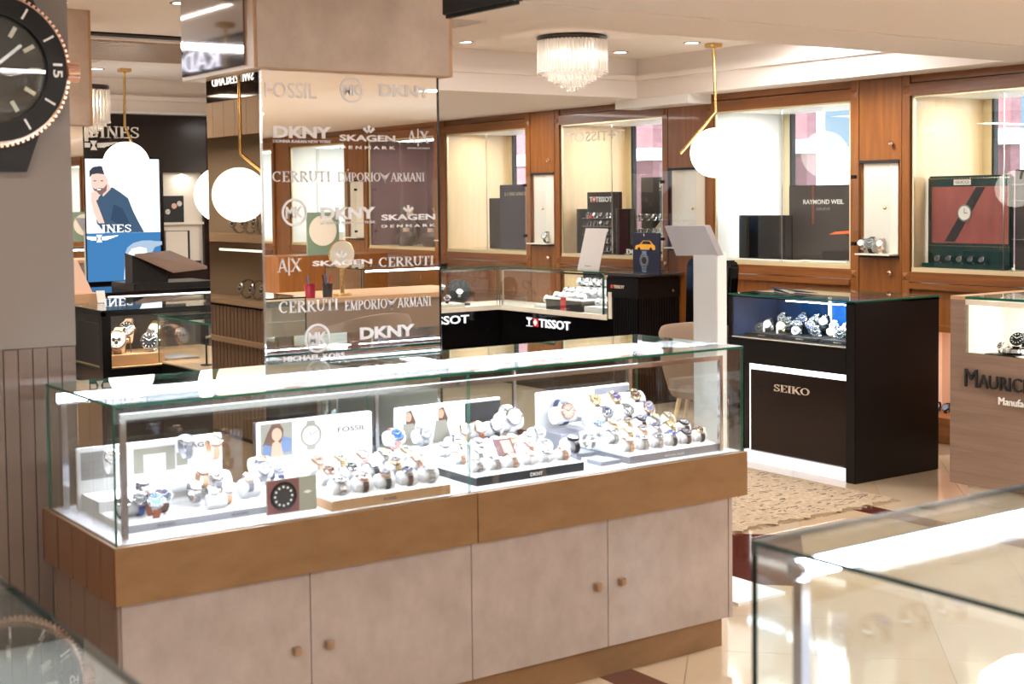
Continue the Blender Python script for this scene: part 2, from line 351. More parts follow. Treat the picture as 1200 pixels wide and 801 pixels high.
bx('upper_wall', M['ceiling'], wb, X0, X1, YW, YW+D, ZS, ZC)
bx('lintel', M['ceiling'], wb, X0, X1, YW+D, YW+.85, 2.30, 2.75)
# lower display watches seen between the two counters
# windows
def window(i, x, lret, backing=None, rret='maple'):
    xe = min(x+WW, X1-.05); w_ = struct('window_%d' % (i+1), (x, YW, Z1)); yo = YW+.75
    bx('window_sill', M['sill'], w_, x, xe, YW-.012, yo, Z1-.028, Z1)
    bx('return_panel', lret, w_, x-.03, x, YW+.005, yo, Z1, Z2+.05)
    bx('return_panel', M[rret], w_, xe, xe+.03, YW+.005, yo, Z1, Z2+.05)
    bx('window_head', M['white'], w_, x, xe, YW+.005, yo, Z2, Z2+.05)
    for xa in (x, xe-.014): bx('frame_bead', M['mullion'], w_, xa, xa+.014, YW-.006, YW+.01, Z1, Z2)
    bx('frame_bead', M['mullion'], w_, x, xe, YW-.006, YW+.01, Z2-.014, Z2)
    xm = (x+xe)/2
    bx('inner_pane', M['window_glass'], w_, x+.014, xm+.02, YW+.0, YW+.004, Z1, Z2-.014)
    bx('inner_pane', M['window_glass'], w_, xm-.02, xe-.014, YW+.012, YW+.016, Z1, Z2-.014)
    bx('pane_edge', M['chrome'], w_, xm+.018, xm+.022, YW-.002, YW+.003, Z1, Z2-.014)
    for k, xa in enumerate((x+.0, x+.075, xe-.03)): bx('mullion', (M['mullion'], M['blackm'], M['mullion'])[k], w_, xa, xa+(.07, .012, .03)[k], yo-.02, yo+.03, Z1, Z2)
    bx('outer_pane', M['window_glass'], w_, x+.09, xe-.03, yo, yo+.005, Z1, Z2)
    if backing: bx('backing_panel', backing, w_, x+.09, xe-.03, yo-.04, yo-.03, Z1, Z2)
    return w_
WGLASS_ = M.setdefault('window_glass', MATS['window_glass']); M['glass'] = GLASS; M['glass_top'] = GLASSTOP
for i, x in enumerate(WX): window(i, x, M['white'] if i == 2 else (M['purple'] if i in (8,) else M['maple']), M['purple'] if i == 8 else None, 'purple' if i == 8 else ('white' if i > 8 else 'maple'))  # white right returns of the last windows stand in for bright daylight
# mirrored-looking trade name on the glass of the second window: it is written to be read from the street
letters('T+TISSOT', M['offwhite'], bpy.data.objects['window_2'], (-9.76, YW-.001, 2.09), X, Z, .78, .085, .001, bold=.02, flip=True)
# ---- wall cabinets between the windows
def wall_cabinet(xa, xb, y=YW):
    r = thing('wall_cabinet', (xa, y, 0), 'x', 'cabinet'); w_ = xb-xa
    bx('side_stile', M['wood'], r, xa-.012, xa, y-.026, y, 0, ZS); bx('side_stile', M['wood'], r, xb, xb+.012, y-.026, y, 0, ZS)
    d = bx('upper_door', M['wood'], r, xa+.004, xb-.004, y-.022, y, 1.84, ZS-.01)
    MB().lathe([(.007, 0), (.007, .012), (.016, .018), (.018, .026), (.012, .034), (.0001, .036)], (xb-.06, y-.022, 1.945), 12, -Y).build('knob', M['rose'], d, True)
    d = bx('lower_door', M['wood'], r, xa+.004, xb-.004, y-.022, y, .14, 1.185)
    MB().lathe([(.007, 0), (.007, .012), (.016, .018), (.018, .026), (.012, .034), (.0001, .036)], (xb-.07, y-.022, 1.09), 12, -Y).build('knob', M['rose'], d, True)
    bx('niche_lining', M['offwhite'], r, xa+.03, xb-.03, y-.006, y-.001, 1.21, 1.82)
    bx('niche_floor', M['offwhite'], r, xa+.03, xb-.03, y-.10, y-.001, 1.205, 1.215)
    bx('frame_rail', M['blackm'], r, xa+.004, xb-.004, y-.03, y, 1.822, 1.838); bx('frame_rail', M['blackm'], r, xa+.004, xb-.004, y-.03, y, 1.187, 1.2)
    g = bx('glass_door', M['window_glass'], r, xa+.02, xb-.02, y-.105, y-.101, 1.215, 1.815)
    for z in (1.73, 1.28): bx('hinge', M['darkmetal'], g, xa+.01, xa+.045, y-.115, y-.095, z-.012, z+.012)
    MB().sphere((xb-.05, y-.115, 1.52), .011, 10, 6).build('glass_knob', M['brass'], g, True)
    return r
M['darkmetal'] = MATS['dark_metal']
cab_names = ['oak wall cabinet with lit glass niche above the pale grey desk sign',
             'oak wall cabinet with pale glass niche behind the white pedestal under the boxed soffit',
             'tall oak wall cabinet with glass niche of three watches behind the black lit counter']
for i in range(len(WX)-2):
    xa, xb = WX[i]+WW+.085, WX[i+1]-.085
    if i == 1: xa, xb = WX[i]+WW+.075, WX[i+1]-.085
    r = wall_cabinet(xa, xb); 
    r['label'] = cab_names[i] if i < 3 else ['oak wall cabinet with glass niche right of the dark green poster window', 'oak wall cabinet by the fifth shop window', 'oak wall cabinet by the sixth shop window', 'oak wall cabinet by the seventh shop window', 'oak wall cabinet reflected beside the purple bust window', 'oak wall cabinet reflected next to the bright far window'][i-3]
    r['group'] = 'oak cabinets between the shop windows'
# ---- street outside
street = thing('pavement', (-3, 20, -.3), 'pale grey street pavement outside the shop windows', 'pavement')
bx('slab', M['pave'], street, -40, 30, 8.4, 40, -.4, -.3)
def far_building(x0, x1, y, label, base, zb=9):
    b = thing('street_building', ((x0+x1)/2, y, -.3), label, 'building', 'buildings across the street')
    bx('wall', base, b, x0, x1, y, y+6, -.3, zb)
    n = int((x1-x0)/2.2)
    for k in range(n):
        for z in (.2, 2.6, 5.0):
            xa = x0+.5+k*2.2; f = bx('window', M['extwhite'], b, xa-.08, xa+1.5, y-.06, y, z-.08, z+1.7); bx('pane', M['extblue'] if k % 2 else M['extdark'], f, xa, xa+1.42, y-.08, y-.06, z, z+1.62)
    return b
far_building(-34, -21, 21, 'blue glazed white building across the street, farthest from the jewellery counter', M['extwhite'])
far_building(-20.5, -11.5, 22, 'white framed building with blue glass across the street behind the middle windows', M['extwhite'])
far_building(-11, 4, 23, 'white building with blue windows across the street behind the dark green poster', M['extwhite'])
far_building(5, 22, 22, 'white building across the street, seen only in the pillar mirror', M['extwhite'])
pl_ = ['brick pier outside the corner window', 'brick pier outside the second window above the watch poster', 'purple brick pier outside the white blind window', 'brick pier outside the window with the dark green poster']
for i, (xa, xb) in enumerate(((-13.3, -12.6), (-11.3, -10.65), (-9.2, -8.6), (-7.1, -6.54))):
    b = thing('brick_pier', (xa, 9.2, -.3), pl_[i], 'pillar', 'brick piers on the pavement outside'); bx('shaft', M['brick'], b, xa, xb, 9.2, 9.32, -.3, 5); bx('capstone', M['extwhite'], b, xa-.03, xb+.03, 9.17, 9.35, 1.98, 2.1)
b = thing('street_banner', (-8.3, 12, -.3), 'red banner on a pole outside the window with the grey poster', 'banner'); bx('cloth', M['red'], b, -10.75, -10.45, 14, 14.03, .6, 2.0); MB().cyl((-10.78, 14, -.3), (-10.78, 14, 2.6), .02).build('pole', M['steel'], b)

def pane(name, parent, x0, x1, y0, y1, z0, z1, g='glass', e='edge'):
    mb = MB().box(x0, x1, y0, y1, z0, z1); o = mb.build(name, M[g], parent); me = o.data; me.materials.append(M[e])
    d = (abs(x1-x0), abs(y1-y0), abs(z1-z0)); ax = d.index(min(d))
    for p in me.polygons: p.material_index = 0 if abs(p.normal[ax]) > .5 else 1
    return o
# ================================================================== PILLARS
def pillar(x0, x1, y0, y1, label, decals=True):
    """stands at x0..x1 (mirror towards +x), with a stone-look box hung round its top"""
    r = thing('mirror_pillar', ((x0+x1)/2, (y0+y1)/2, 0), label, 'pillar')
    bx('core', M['pier'], r, x0+.01, x1-.006, y0+.006, y1-.006, 0, ZS)
    fm_ = bx('front_mirror', M['mirror'], r, x1-.006, x1, y0+.004, y1-.004, .1, 2.06)
    bx('side_mirror', M['bronze_mirror'], r, x0+.02, x1-.004, y0, y0+.006, .1, 2.06)
    bx('side_mirror', M['bronze_mirror'], r, x0+.02, x1-.004, y1-.006, y1, .1, 2.06)
    bx('edge_trim', M['darkmetal'], r, x1-.005, x1+.002, y1-.004, y1+.003, .1, 2.04)
    bx('edge_trim', M['chrome'], r, x1-.005, x1+.002, y0-.003, y0+.004, .1, 2.04)
    bx('plinth', M['band'], r, x0-.005, x1+.008, y0-.008, y1+.008, 0, .1)
    s = bx('canopy_box', M['stile'], r, x0-.11, x1+.03, y0-.035, y1+.045, 2.042, ZC+.005)
    bx('stone_panel', M['stonewarm'], s, x1+.03, x1+.036, y0-.025, y1+.028, 2.046, ZC)
    bx('laminate_panel', M['grey_gloss'], s, x0-.1, x1-.035, y0-.041, y0-.035, 2.056, ZC)
    return r, fm_
P1, FM = pillar(-4.77, -4.3, 2.008, 2.70, 'square pillar clad in mirror with white lettering, behind the long showcase')
P2, FM2 = pillar(-8.35, -7.90, 1.95, 2.60, 'distant mirror clad pillar with beige box top, beside the giant watch sign')
def decal(s, y, z, w_, h, serif=False, bold=.0): return letters(s, M['decal'], FM, (-4.2995, y, z), Y, Z, w_, h, .001, serif, bold, 'decal_lettering')
def mk(y, z, r):
    ringmb((-4.2995, y, z), X, r*.84, r, .001).build('decal_ring', M['decal'], FM)
    letters('MK', M['decal'], FM, (-4.2995, y-r*.68, z-r*.42), Y, Z, r*1.36, r*.84, .001, False, .03, 'decal_lettering')
def star(y, z, r):
    mb = MB()
    for k in (-1, 0, 1):
        a = math.radians(90+k*48); d = Vector((0, math.cos(a), math.sin(a))); n = Vector((0, -d.z, d.y))
        mb.poly([Vector((-4.2995, y, z))+d*r*.2+n*r*.12, Vector((-4.2995, y, z))+d*r+n*r*.2, Vector((-4.2995, y, z))+d*r-n*r*.2, Vector((-4.2995, y, z))+d*r*.2-n*r*.12], X, .001)
    mb.build('decal_star', M['decal'], FM)
decal('FOSSIL', 2.024, 1.95, .19, .05); mk(2.35, 1.985, .045); decal('DKNY', 2.458, 1.968, .21, .042, bold=.03)
decal('DKNY', 2.051, 1.816, .217, .04, bold=.04); decal('DONNA KARAN NEW YORK', 2.051, 1.80, .217, .010, bold=.01); decal('SKAGEN', 2.30, 1.809, .22, .022, bold=.03); decal('D E N M A R K', 2.30, 1.782, .22, .011, bold=.02); star(2.415, 1.836, .028)
decal('A', 2.569, 1.805, .038, .046, True); decal('|', 2.612, 1.795, .004, .062); decal('X', 2.622, 1.805, .038, .046, True); decal('ARMANI EXCHANGE', 2.569, 1.785, .094, .006)
decal('CERRUTI', 2.045, 1.667, .216, .038, True); 
def emp(y, z, w_, h):
    decal('EMPORIO', y, z, w_*.48, h, True); decal('ARMANI', y+w_*.60, z, w_*.40, h, True)
    mb = MB()                                                      # little spread-winged bird between the words
    for k in range(4): mb.poly([(-4.2995, y+w_*(.47+.015*k), z+h*(1-.22*k)), (-4.2995, y+w_*(.535), z+h*(.62-.2*k)), (-4.2995, y+w_*(.60-.015*k), z+h*(1-.22*k)), (-4.2995, y+w_*(.60-.015*k-.01), z+h*(.88-.22*k)), (-4.2995, y+w_*.535, z+h*(.48-.2*k)), (-4.2995, y+w_*(.48+.015*k), z+h*(.88-.22*k))], X, .001)
    mb.build('decal_bird', M['decal'], FM)
emp(2.291, 1.668, .347, .034)
mk(2.124, 1.566, .047); decal('DKNY', 2.223, 1.54, .213, .042, bold=.04); decal('DONNA KARAN NEW YORK', 2.223, 1.524, .213, .009); decal('SKAGEN', 2.46, 1.533, .222, .021, bold=.03); decal('D E N M A R K', 2.46, 1.508, .222, .01, bold=.02); star(2.57, 1.56, .026)
decal('A', 2.057, 1.365, .038, .048, True); decal('|', 2.098, 1.355, .004, .06); decal('X', 2.106, 1.365, .04, .048, True); decal('SKAGEN', 2.188, 1.382, .232, .018, bold=.03); star(2.30, 1.405, .026); decal('CERRUTI', 2.447, 1.368, .225, .036, True)
decal('CERRUTI', 2.06, 1.226, .223, .043, True); emp(2.309, 1.222, .35, .038)
mk(2.2025, 1.136, .05); decal('DKNY', 2.367, 1.12, .222, .042, bold=.04); decal('MICHAEL KORS', 2.073, 1.064, .233, .017, bold=.03)
# ---- left pier with slatted foot and giant watch sign
PR = thing('slatted_pier', (-4.54, .4, 0), 'taupe pier with slatted foot carrying the giant watch sign', 'pillar')
bx('core', M['pier'], PR, -4.77, -4.305, -.6, 1.36, 1.168, ZC); bx('core', M['groove'], PR, -4.77, -4.33, -.6, 1.36, 0, 1.168)
bx('cladding', M['pier'], PR, -4.305, -4.298, -.6, 1.374, 1.17, 1.93); bx('cladding', M['pier'], PR, -4.305, -4.298, -.6, 1.374, 1.934, ZC)
bx('side_panel', M['pier'], PR, -4.77, -4.305, 1.36, 1.374, 0, ZC)
ys = 1.372; k = 0
while ys > .28:
    bx('slat', M['slat'], PR, -4.33, -4.30, ys-.0405, ys, .02, 1.167); ys -= .0435
bx('slat_panel', M['slat'], PR, -4.33, -4.31, -.6, ys, .02, 1.167)

WC = Vector((-4.25, 1.132, 2.0))
wt = thing('giant_watch_sign', (-4.29, 1.132, 2.0), 'giant black dial watch sign with rose crown hung on the taupe pier', 'sign')
MB().lathe([(.21, 0), (.224, .015), (.224, .05), (.205, .066), (.16, .07)], (-4.297, WC.y, WC.z), 64, X, cap=False).build('case', M['rose'], wt, True)
mb = MB()
for t in range(90):                                               # coin edge teeth
    a = t*2*math.pi/90; d = Vector((0, math.cos(a), math.sin(a))); mb.obox(Vector((-4.262, WC.y, WC.z))+d*.226, X, d, X.cross(d), .014, .005, .0045)
mb.build('coin_edge', M['rose'], wt)
ringmb((-4.24, WC.y, WC.z), X, .158, .214, .014, 64).build('bezel', M['black'], wt, True)
mb = MB()
for t in range(12):
    if t == 3: continue
    a = math.radians(90-t*30); d = Vector((0, math.cos(a), math.sin(a))); mb.obox(Vector((-4.225, WC.y, WC.z))+d*.186, d, X.cross(d), X, .017, .003, .001)
mb.build('bezel_marks', M['letterwm'], wt)
letters('15', M['letterwm'], wt, (-4.225, WC.y+.172, WC.z+.021), -Z, Y, .042, .028, .001, bold=.02)
disc((-4.255, WC.y, WC.z), X, .16, .006, 48).build('dial', M['black'], wt)
mb = MB()
for t in range(12):
    a = math.radians(90-t*30); d = Vector((0, math.cos(a), math.sin(a))); mb.obox(Vector((-4.246, WC.y, WC.z))+d*.125, d, X.cross(d), X, .017, .006, .003)
mb.build('hour_marks', M['offwhite'], wt)
mb = MB()
for a_, l, wd in ((128, .075, .007), (40, .11, .005)):
    a = math.radians(a_); d = Vector((0, math.cos(a), math.sin(a))); mb.obox(Vector((-4.240, WC.y, WC.z))+d*l/2, d, X.cross(d), X, l/2, wd, .002)
mb.build('hands', M['steel'], wt)
MB().lathe([(.158, 0), (.12, .012), (.06, .018), (.0001, .02)], (-4.238, WC.y, WC.z), 40, X).build('crystal', M['glass'], wt, True)
mb = MB().cyl((-4.262, WC.y+.222, WC.z), (-4.262, WC.y+.256, WC.z), .028, 20)
for t in range(14):
    a = t*2*math.pi/14; mb.cyl((-4.262+.028*math.cos(a), WC.y+.226, WC.z+.028*math.sin(a)), (-4.262+.028*math.cos(a), WC.y+.256, WC.z+.028*math.sin(a)), .004, 6)
mb.build('crown', M['rose'], wt, True)
for sg in (1, -1):
    MB().add([(-4.297, WC.y-.15, WC.z+sg*.15), (-4.297, WC.y+.15, WC.z+sg*.15), (-4.297, WC.y+.10, WC.z+sg*.30), (-4.297, WC.y-.10, WC.z+sg*.30),
              (-4.255, WC.y-.15, WC.z+sg*.15), (-4.255, WC.y+.15, WC.z+sg*.15), (-4.27, WC.y+.10, WC.z+sg*.30), (-4.27, WC.y-.10, WC.z+sg*.30)],
             [(0, 1, 2, 3), (4, 5, 6, 7), (0, 1, 5, 4), (1, 2, 6, 5), (2, 3, 7, 6), (3, 0, 4, 7)]).build('strap', M['blackm'], wt)

# ================================================================== WATCHES
MESHC = {}
def _mesh(key, mb, m, smooth=True):
    if key not in MESHC:
        me = bpy.data.meshes.new(key[0]); me.from_pydata([tuple(p) for p in mb().v], [], mb().f)
        bm = bmesh.new(); bm.from_mesh(me); bmesh.ops.recalc_face_normals(bm, faces=bm.faces[:]); bm.to_mesh(me); bm.free()
        me.materials.append(m)
        if smooth:
            for p in me.polygons: p.use_smooth = True
            try: me.set_sharp_from_angle(angle=math.radians(40))
            except Exception: pass
        MESHC[key] = me
    return MESHC[key]
def band(rz=.024, ry=.03, wd=.009, th=.0018, a0=-52, a1=232, c=(0, 0, -.026), n=22):
    mb = MB(); P = []
    for i in range(n+1):
        a = math.radians(a0+(a1-a0)*i/n-0); a = math.radians(90+ (38+(360-76)*i/n))
        w_ = wd*(1-.25*math.sin(math.pi*i/n)); d = Vector((0, math.cos(a)*ry, math.sin(a)*rz)); q = Vector((0, math.cos(a)*(ry+th), math.sin(a)*(rz+th)))
        cc = Vector(c); P.append([cc+d-X*w_, cc+d+X*w_, cc+q+X*w_, cc+q-X*w_])
    for a, b in zip(P[:-1], P[1:]):
        n0 = len(mb.v); mb.v += a+b
        mb.f += [(n0+k, n0+(k+1) % 4, n0+4+(k+1) % 4, n0+4+k) for k in range(4)]
    n0 = len(mb.v); mb.v += P[0]+P[-1]; mb.f += [(n0, n0+1, n0+2, n0+3), (n0+4, n0+5, n0+6, n0+7)]
    return mb
def links():                                                      # metal bracelet: a chain of separate links
    mb = MB(); n = 20
    for i in range(n):
        a = math.radians(90+38+(284)*(i+.5)/n); c = Vector((0, math.cos(a)*.031, -.026+math.sin(a)*.025)); t = Vector((0, -math.sin(a)*.031, math.cos(a)*.025)).normalized(); nn = X.cross(t)
        w_ = .0095*(1-.2*math.sin(math.pi*i/n)); mb.obox(c, X, t, nn, w_, .0037, .0015)
    return mb
def case_mb(): return MB().lathe([(.0165, -.006), (.0195, -.004), (.0205, 0), (.0198, .003), (.0172, .0045), (.0168, .003)], (0, 0, 0), 20, cap=False)
def dial_mb(): return MB().cyl((0, 0, -.003), (0, 0, .003), .0172, 20)
def marks_mb():
    mb = MB()
    for t in range(12): a = t*math.pi/6; d = Vector((math.cos(a), math.sin(a), 0)); mb.obox(d*.0138+Z*.0034, d, Z.cross(d), Z, .0018, .0006, .0004)
    return mb
def hands_mb():
    mb = MB()
    for a_, l, wd in ((150, .0085, .0008), (35, .0125, .0006)): a = math.radians(a_); d = Vector((math.cos(a), math.sin(a), 0)); mb.obox(d*l/2+Z*.0042, d, Z.cross(d), Z, l/2, wd, .0003)
    return mb
def sub_mb(): return MB().cyl((.0055, 0, .0031), (.0055, 0, .0036), .0038, 12).cyl((-.0055, 0, .0031), (-.0055, 0, .0036), .0038, 12).cyl((0, -.006, .0031), (0, -.006, .0036), .0038, 12)
def crown_mb(): return MB().cyl((.0195, 0, 0), (.0240, 0, 0), .0028, 8)
STR = dict(black=('leather_black', (30, 28, 32)), brown=('leather_brown', (150, 84, 58)), darkbrown=('leather_dark_brown', (76, 44, 40)), white=('leather_white', (230, 226, 226)), blue=('leather_blue', (44, 66, 120)), grey=('leather_grey', (120, 120, 130)), tan=('leather_tan', (206, 164, 132)), pink=('leather_pink', (206, 150, 146)), navy=('leather_navy', (40, 48, 78)))
DCOL = dict(white=(240, 238, 236), black=(28, 28, 34), blue=(44, 100, 190), silver=(200, 202, 208), grey=(96, 96, 106), champagne=(226, 206, 160), brown=(90, 60, 50), navy=(34, 44, 84), rose=(226, 190, 176), green=(50, 130, 120), purple=(96, 84, 130))
METAL = dict(silver='steel', rose='rose', gold='gold', dark='darkmetal')
def watch(loc, n, up, case='silver', dial='white', strap='metal', label=None, s=1., group=None, detail=2, name='wristwatch'):
    n = Vector(n).normalized(); up = Vector(up); up = (up-n*up.dot(n)).normalized(); r_ = up.cross(n)
    m = Matrix((r_, up, n)).transposed().to_4x4()
    o = bpy.data.objects.new(name, None); o.empty_display_size = .03; C.objects.link(o)
    m = Matrix.Translation(Vector(loc)) @ m @ Matrix.Diagonal((s, s, s, 1)); o.matrix_world = m
    tag(o, label, 'watch', group)
    mm = M[METAL[case]]
    link('case', _mesh(('case', case), case_mb, mm), o)
    dm = mat('dial_'+dial, DCOL[dial], .25)
    link('dial', _mesh(('dial', dial), dial_mb, dm), o)
    if strap == 'metal': link('bracelet', _mesh(('bracelet', case), links, mm, False), o)
    else: link('strap', _mesh(('strap', strap), band, mat(*STR[strap], .6)), o)
    if detail > 0:
        hm = M['letterwm'] if dial in ('black', 'blue', 'grey', 'brown', 'navy', 'green', 'purple') else M['letterdark']
        link('hour_marks', _mesh(('marks', hm.name), marks_mb, hm, False), o)
        link('hands', _mesh(('hands', hm.name), hands_mb, hm, False), o)
        link('crown', _mesh(('crown', case), crown_mb, mm), o)
        if detail > 1 and R.random() < .4: link('subdials', _mesh(('sub', case), sub_mb, mm), o)
    return o
ORD = ['first', 'second', 'third', 'fourth', 'fifth', 'sixth', 'seventh', 'eighth', 'ninth', 'tenth']
def wdesc(case, dial, strap):
    c = {'silver': 'steel', 'rose': 'rose-gold', 'gold': 'gold', 'dark': 'black-metal'}[case]
    return '%s watch, %s dial, %s' % (c, dial, 'metal bracelet' if strap == 'metal' else strap+' strap')
def cushion_mb(l=.030, r=.024): return MB().lathe([(r*.5, -l), (r*.92, -l*.93), (r, -l*.75), (r, l*.75), (r*.92, l*.93), (r*.5, l)], (0, 0, 0), 16, X)
def cushion(c, ax, parent, l=.026, r=.023, flat=.85, name='cushion', m='cushion'):
    mb = MB().lathe([(r*.5, -l), (r*.92, -l*.93), (r, -l*.72), (r, l*.72), (r*.92, l*.93), (r*.5, l)], c, 14, ax)
    return mb.build(name, M[m], parent, True)

# ================================================================== LONG SHOWCASE
SX0, SX1, SY0, SY1, SZ0, SZ1 = -4.17, -3.59, 1.24, 3.515, .70, 1.075
A = thing('glass_showcase', (-3.88, 2.38, 0), 'long glass showcase on stone-look cabinet, full of watches, in front of the mirror pillar', 'showcase')
body = bx('cabinet_body', M['stone'], A, -4.17, -3.62, 1.25, 3.455, .11, .55)
bx('kick_board', M['band'], A, -4.14, -3.635, 1.29, 3.45, 0, .11)
seams = [1.252, 1.806, 2.36, 2.902, 3.45]
bx('end_stile', M['stone'], A, -3.62, -3.60, 3.452, 3.47, .11, .545)
for k in range(4):
    a, b = seams[k]+.0015, seams[k+1]-.0015
    d = bx('cabinet_door', M['stone'], A, -3.62, -3.60, a, b, .112, .543)
    yk = b-.048 if k % 2 == 0 else a+.052
    bx('knob', mat('bronze_knob', (176, 146, 118), .35, metal=.7), d, -3.60, -3.578, yk-.011, yk+.011, .312, .334, bevel=.001)
for a, b in ((1.232, 2.368), (2.372, 3.508)): bx('wood_band', M['band'], A, -4.2, -3.575, a, b, .545, .70)
bx('band_end', M['band'], A, -4.2, -3.577, 3.51, 3.522, .545, .70)
EP = bx('end_panel', mat('end_gloss', (118, 72, 34), .05, coat=1), A, -4.2, -3.577, 1.2295, 1.2325, .545, .697)
bx('end_panel', mat('end_gloss2', (128, 104, 90), .06, coat=1), A, -4.15, -3.62, 1.2465, 1.25, .11, .543)
bx('deck', M['deck'], A, SX0+.005, SX1-.01, SY0+.01, SY1-.01, .698, .702)
pane('front_pane', A, SX1-.006, SX1, SY0, 2.349, SZ0, SZ1-.008); pane('front_pane', A, SX1-.006, SX1, 2.355, SY1, SZ0, SZ1-.008)
pane('end_pane', A, SX0, SX1-.008, SY0, SY0+.006, SZ0, SZ1-.008); pane('end_pane', A, SX0, SX1-.008, SY1-.006, SY1, SZ0, SZ1-.008)
pane('top_pane', A, SX0, SX1, SY0, SY1, SZ1-.008, SZ1, 'glass_top')
pane('back_pane', A, SX0+.02, SX0+.025, SY0+.03, 2.35, SZ0, SZ1-.03); pane('back_pane', A, SX0+.035, SX0+.04, 2.3, SY1-.03, SZ0, SZ1-.03)
# chrome frame just behind the glass
fx = -3.63
mb = MB(); mb.bar((fx, 1.27, 1.036), (fx, 3.45, 1.036), .016); mb.build('chrome_rail', M['chrome'], A, bevel=.002)
for y in (1.278, 3.442): MB().bar((fx, y, .702), (fx, y, 1.03), .016).build('chrome_post', M['chrome'], A, bevel=.002)
for y in (1.278, 3.44): MB().bar((-4.13, y, .702), (-4.13, y, 1.04), .018).build('chrome_post', M['chrome'], A)
for y in (2.33, 2.9): MB().bar((-4.128, y, .702), (-4.128, y, 1.04), .012).build('chrome_post', M['steel'], A)
bx('led_holder', M['steel'], A, -4.135, -4.115, 1.255, 3.46, 1.015, 1.05)
bx('led_strip', M['led'], A, -4.115, -4.10, 1.255, 3.46, 1.024, 1.046)
for y in (1.65, 2.36, 3.05): light('showcase_light', 'AREA', (-4.092, y, 1.024), 3.6, (.82, .88, 1), .012, .65, rot=(0, math.radians(-48), 0))

for y in (1.65, 2.36, 3.05): light('showcase_light', 'AREA', (-3.645, y, 1.03), 2.0, (.82, .88, 1), .012, .65, rot=(0, math.radians(25), 0))
def lab(w_, where): return wdesc(*w_)+', '+where
def rest_watch(x, y, z, w_, label, tilt=35, s=1., yaw=0, group=None, detail=2, up=-1):
    """watch lying round a pillow: dial faces +x and up"""
    t = math.radians(tilt); n = Vector((math.cos(t)*math.cos(math.radians(yaw)), math.cos(t)*math.sin(math.radians(yaw)), math.sin(t)))
    return watch((x, y, z), n, Z, *w_, label=label, s=s, group=group, detail=detail)
def tray(name, x0, x1, y0, y1, z0, zf, zb, top, front, label, slope=True):
    """wedge tray: front height zf at x1, back height zb at x0"""
    t = thing(name, ((x0+x1)/2, (y0+y1)/2, z0), label, 'tray')
    MB().add([(x0, y0, z0), (x1, y0, z0), (x1, y1, z0), (x0, y1, z0), (x0, y0, z0+zb), (x1, y0, z0+zf), (x1, y1, z0+zf), (x0, y1, z0+zb)],
             [(0, 1, 2, 3), (4, 5, 6, 7), (0, 1, 5, 4), (1, 2, 6, 5), (2, 3, 7, 6), (3, 0, 4, 7)]).build('tray_base', M[top], t)
    bx('tray_edge', M[front], t, x1, x1+.004, y0, y1, z0, z0+zf+.002)
    bx('tray_edge', M[front], t, x0, x1+.004, y0-.003, y0, z0, z0+zf*.96)
    return t
def fill(t, rows, x0, x1, y0, y1, z0, zf, zb, where, rowname, s=1., cush='cushion', tilt=66, zoff=.0):
    """rows: front to back lists of (case, dial, strap) or None"""
    for i, row in enumerate(rows):
        fx_ = (i+.5)/len(rows); x = x1+(x0-x1)*fx_; zs = z0+zf+(zb-zf)*fx_+.020*s+zoff
        for k, w_ in enumerate(row):
            y = y0+(y1-y0)*(k+.5)/len(row)
            cushion((x, y, zs), Y, t, l=min(.032, (y1-y0)/len(row)*.40), r=.0225*s, m=cush)
            if w_ is None: continue
            tt = math.radians(tilt); n = Vector((math.cos(tt), 0, math.sin(tt)))
            p = Vector((x, y, zs))+n*.026*s
            where_ = where.format(row=rowname[i], k=ORD[k])
            watch(p, n, Z, *w_, label=lab(w_, where_), s=s, group=None)
W_ = lambda *a: a
# --- beige edged tray
t1 = tray('watch_tray', -3.84, -3.615, 1.89, 2.295, .702, .028, .085, 'white', 'stile', 'white tray with light wooden front edge in the long showcase')
letters('FOSSIL', M['letterdark'], t1, (-3.6105, 2.06, .712), Y, Z, .045, .009, .001)
fill(t1, [[W_('silver', 'white', 'metal'), W_('rose', 'white', 'darkbrown'), W_('rose', 'grey', 'black'), W_('silver', 'navy', 'darkbrown'), W_('silver', 'silver', 'metal')],
          [W_('rose', 'brown', 'white'), W_('silver', 'black', 'white'), W_('silver', 'white', 'black'), W_('gold', 'grey', 'metal'), W_('rose', 'champagne', 'metal')],
          [W_('rose', 'rose', 'metal'), W_('gold', 'white', 'metal'), W_('rose', 'white', 'pink'), W_('silver', 'champagne', 'metal'), W_('gold', 'silver', 'white')]],
     -3.84, -3.63, 1.90, 2.285, .702, .028, .085, '{k} from left, {row} row, wood-edged tray', ['front', 'middle', 'back'])
# --- black edged tray
t2 = tray('watch_tray', -3.98, -3.655, 2.42, 2.845, .702, .026, .06, 'white', 'blackm', 'white tray with black front edge in the middle of the long showcase')
letters('DKNY', M['letterwm'], t2, (-3.650, 2.625, .709), Y, Z, .05, .012, .001, bold=.03)
fill(t2, [[W_('silver', 'white', 'metal'), W_('silver', 'silver', 'metal'), W_('rose', 'white', 'metal'), W_('rose', 'white', 'white'), W_('silver', 'white', 'white'), W_('rose', 'rose', 'metal')],
          [W_('rose', 'white', 'metal'), W_('silver', 'white', 'metal'), None, W_('rose', 'silver', 'white'), W_('rose', 'white', 'metal'), W_('silver', 'white', 'white')],
          [W_('silver', 'white', 'white'), W_('gold', 'white', 'metal'), W_('silver', 'silver', 'metal'), W_('silver', 'white', 'metal'), W_('gold', 'silver', 'metal'), W_('silver', 'rose', 'white')]],
     -3.97, -3.67, 2.43, 2.84, .702, .026, .06, '{k} from left, {row} row, black-edged tray', ['front', 'middle', 'back'], s=.85)
pc = thing('picture_card', (-3.80, 2.63, .76), 'small tilted photo card of a face lying among the watches in the black-edged tray', 'card')
